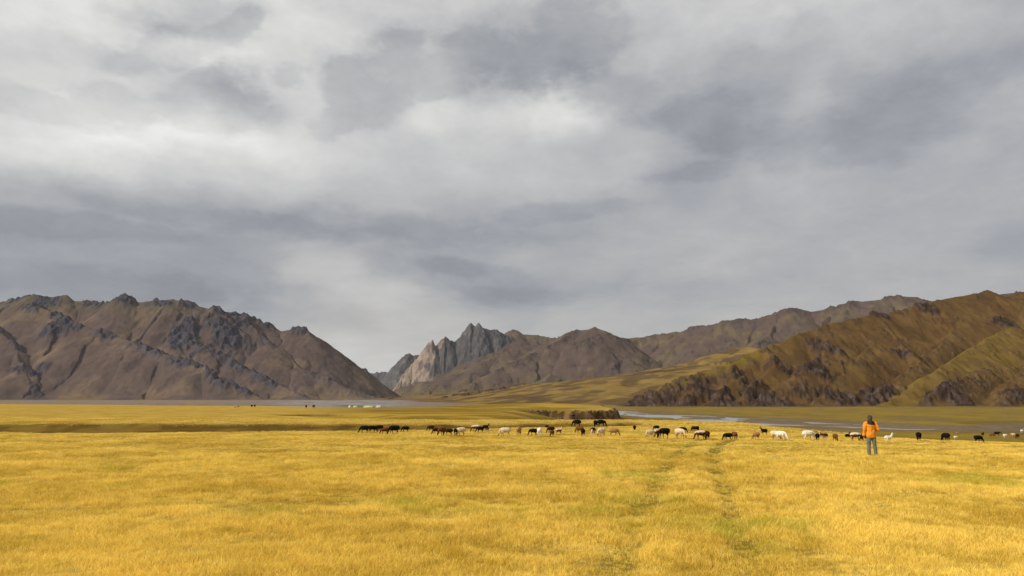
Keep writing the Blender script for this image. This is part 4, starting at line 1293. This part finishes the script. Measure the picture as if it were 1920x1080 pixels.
limb(bm, [(0, .005, 1.60), (0, .005, 1.66), (0, .0, 1.72), (0, -.005, 1.755), (0, -.01, 1.768)], [(.100, .116), (.104, .120), (.096, .108), (.064, .074), (.025, .025)], 16, (0, 1, 0))
limb(bm, [(-.04, -.07, 1.62), (-.02, -.06, 1.52)], [(.095, .065), (.09, .065)], 10, (0, 1, 0))
part('knit_cap', fuse(bm, .012, 2, 'knit_cap'), m_hat)

# ------------------------------------------------------------------ camp beside the far river flat
m_tgreen = cloth('pale_green_canvas', (.34, .44, .22), .7, .15, 1.0)
m_twhite = cloth('white_canvas', (.60, .59, .56), .7, .08, 1.0)
m_tgrey = cloth('blue_grey_canvas', (.36, .39, .42), .7, .1, 1.0)
m_door = cloth('dark_doorway', (.05, .05, .045), .9)


def tunnel_tent(px, depth, wpx, top_py, mat, label, lean=.16):
    L = wpx / FPX * depth
    e = bpy.data.objects.new('tent', None); COL.objects.link(e)
    x, y = gd(px, depth); z = gz(x, y)
    top = CAM_H + ray(px, top_py)[2] * depth - z
    e.location = (x, y, z)
    bm = bmesh.new(); rings = []
    prof = [(-.5, .45), (-.44, .80), (-.33, .95), (0, 1.0), (.33, .95), (.44, .80), (.5, .45)]
    for (q, k) in prof:
        rings.append([bm.verts.new((q * L, math.cos(math.pi * j / 10) * top * .85 * (k * .5 + .5), math.sin(math.pi * j / 10) ** .8 * top * k)) for j in range(11)])
    for a, b in zip(rings, rings[1:]):
        for j in range(10):
            bm.faces.new((a[j], a[j + 1], b[j + 1], b[j]))
    bm.faces.new(rings[0][::-1]); bm.faces.new(rings[-1])
    bmesh.ops.recalc_face_normals(bm, faces=bm.faces[:])
    me = bpy.data.meshes.new('canvas'); bm.to_mesh(me); bm.free()
    part('canvas', me, mat, e)
    for q in (-.33, 0, .33):
        bm = bmesh.new()
        limb(bm, [(q * L, -math.cos(math.pi * j / 10) * top * .86 * .98, math.sin(math.pi * j / 10) ** .8 * top * 1.0 + .02) for j in range(11)], [.05] * 11, 6)
        me = bpy.data.meshes.new('hoop'); bm.to_mesh(me); bm.free()
        part('hoop', me, m_twhite, e)
    bm = bmesh.new()
    bmesh.ops.create_cube(bm, size=1, matrix=Matrix.Translation((0, -top * .86, top * .30)) @ Matrix.Diagonal((L * .16, .10, top * .6, 1)))
    me = bpy.data.meshes.new('doorway'); bm.to_mesh(me); bm.free()
    part('doorway', me, m_door, e)
    return tag(e, label, 'tent', 'tents of the camp by the far river flat')


def yurt(px, depth, wpx, top_py, label):
    r = wpx / FPX * depth / 2
    e = bpy.data.objects.new('yurt', None); COL.objects.link(e)
    x, y = gd(px, depth); z = gz(x, y)
    top = CAM_H + ray(px, top_py)[2] * depth - z
    e.location = (x, y, z)
    for nm, prof in (('wall', [(r * .98, 0), (r, top * .5), (r * .99, top * .58)]), ('roof', [(r * 1.03, top * .56), (r * .8, top * .78), (r * .45, top * .93), (r * .16, top), (.01, top * 1.01)])):
        bm = bmesh.new(); rings = [[bm.verts.new((q * math.cos(2 * math.pi * j / 20), q * math.sin(2 * math.pi * j / 20), h)) for j in range(20)] for q, h in prof]
        for a, b in zip(rings, rings[1:]):
            for j in range(20):
                bm.faces.new((a[j], a[(j + 1) % 20], b[(j + 1) % 20], b[j]))
        me = bpy.data.meshes.new(nm); bm.to_mesh(me); bm.free()
        part(nm, me, m_twhite, e)
    bm = bmesh.new()
    bmesh.ops.create_cube(bm, size=1, matrix=Matrix.Translation((r * .3, -r * .96, top * .24)) @ Matrix.Diagonal((.8, .12, top * .46, 1)))
    me = bpy.data.meshes.new('door'); bm.to_mesh(me); bm.free()
    part('door', me, m_door, e)
    return tag(e, label, 'yurt')


yurt(656, 430, 5.5, 759.8, 'small round white yurt at the left end of the camp')
tunnel_tent(667, 440, 9.5, 760.4, m_tgreen, 'short pale green tent between the white yurt and the long tent')
tunnel_tent(691.5, 440, 22, 760.2, m_tgreen, 'long pale green tent in the middle of the camp')
tunnel_tent(711, 470, 12, 759.2, m_tgrey, 'low blue grey tent at the right end of the camp')

# ------------------------------------------------------------------ thin air over the valley
HAZE = 1.2e-5
if HAZE > 0:
    m_haze = bpy.data.materials.new('thin_haze'); m_haze.use_nodes = True
    T = NT(m_haze.node_tree)
    pv = T.n('ShaderNodeVolumePrincipled', {'Color': (.86, .92, 1.0, 1), 'Density': HAZE, 'Anisotropy': 0.2})
    T.t.links.new(pv.outputs[0], T.n('ShaderNodeOutputMaterial').inputs['Volume'])
    bm = bmesh.new()
    bmesh.ops.create_cube(bm, size=1, matrix=Matrix.Translation((0, 0, 460)) @ Matrix.Diagonal((18400, 18400, 940, 1)))
    me = bpy.data.meshes.new('haze'); bm.to_mesh(me); bm.free()
    me.materials.append(m_haze)
    hz = bpy.data.objects.new('haze', me); COL.objects.link(hz)
    tag(hz, 'thin pale haze over the valley', kind='stuff')

# ------------------------------------------------------------------ broken earth and stones below the river cliff
m_stone, T = material('brown_stone')
pos = T.n('ShaderNodeNewGeometry').outputs['Position']
nn = T.noise(pos, 0.8, 5.0, .65).outputs[0]
cst = T.mix(T.remap(nn, .35, .65), (.030, .017, .009), (.12, .072, .042))
bs = T.n('ShaderNodeBsdfPrincipled', {'Base Color': cst, 'Roughness': .95, 'Specular IOR Level': .1})
finish(T, bs.outputs[0])
bm = bmesh.new()
rs = random.Random(5)
for k in range(60):
    px = rs.uniform(984, 1147)
    dep = np.interp(px, [985, 1020, 1060, 1110, 1146], [262, 263, 259, 262, 268]) - rs.uniform(-2.5, 2.5)
    x, y = gd(px, dep); z = gz(x, y)
    r = rs.uniform(.12, .45) * (1.5 if rs.random() < .1 else 1)
    M4 = Matrix.Translation((x, y, z + r * .1)) @ Matrix.Rotation(rs.uniform(0, 6.3), 4, 'Z') @ Matrix.Diagonal((r * rs.uniform(.8, 1.5), r, r * rs.uniform(.5, .9), 1))
    vv = bmesh.ops.create_icosphere(bm, subdivisions=1, radius=1, matrix=M4)['verts']
    for v in vv:
        v.co += Vector((rs.uniform(-1, 1), rs.uniform(-1, 1), rs.uniform(-1, 1))) * r * .22
me = bpy.data.meshes.new('rubble'); bm.to_mesh(me); bm.free()
me.materials.append(m_stone)
ob = bpy.data.objects.new('rubble', me); COL.objects.link(ob)
tag(ob, 'dark broken earth and stones of the river cliff at the terrace end', 'rubble', kind='stuff')
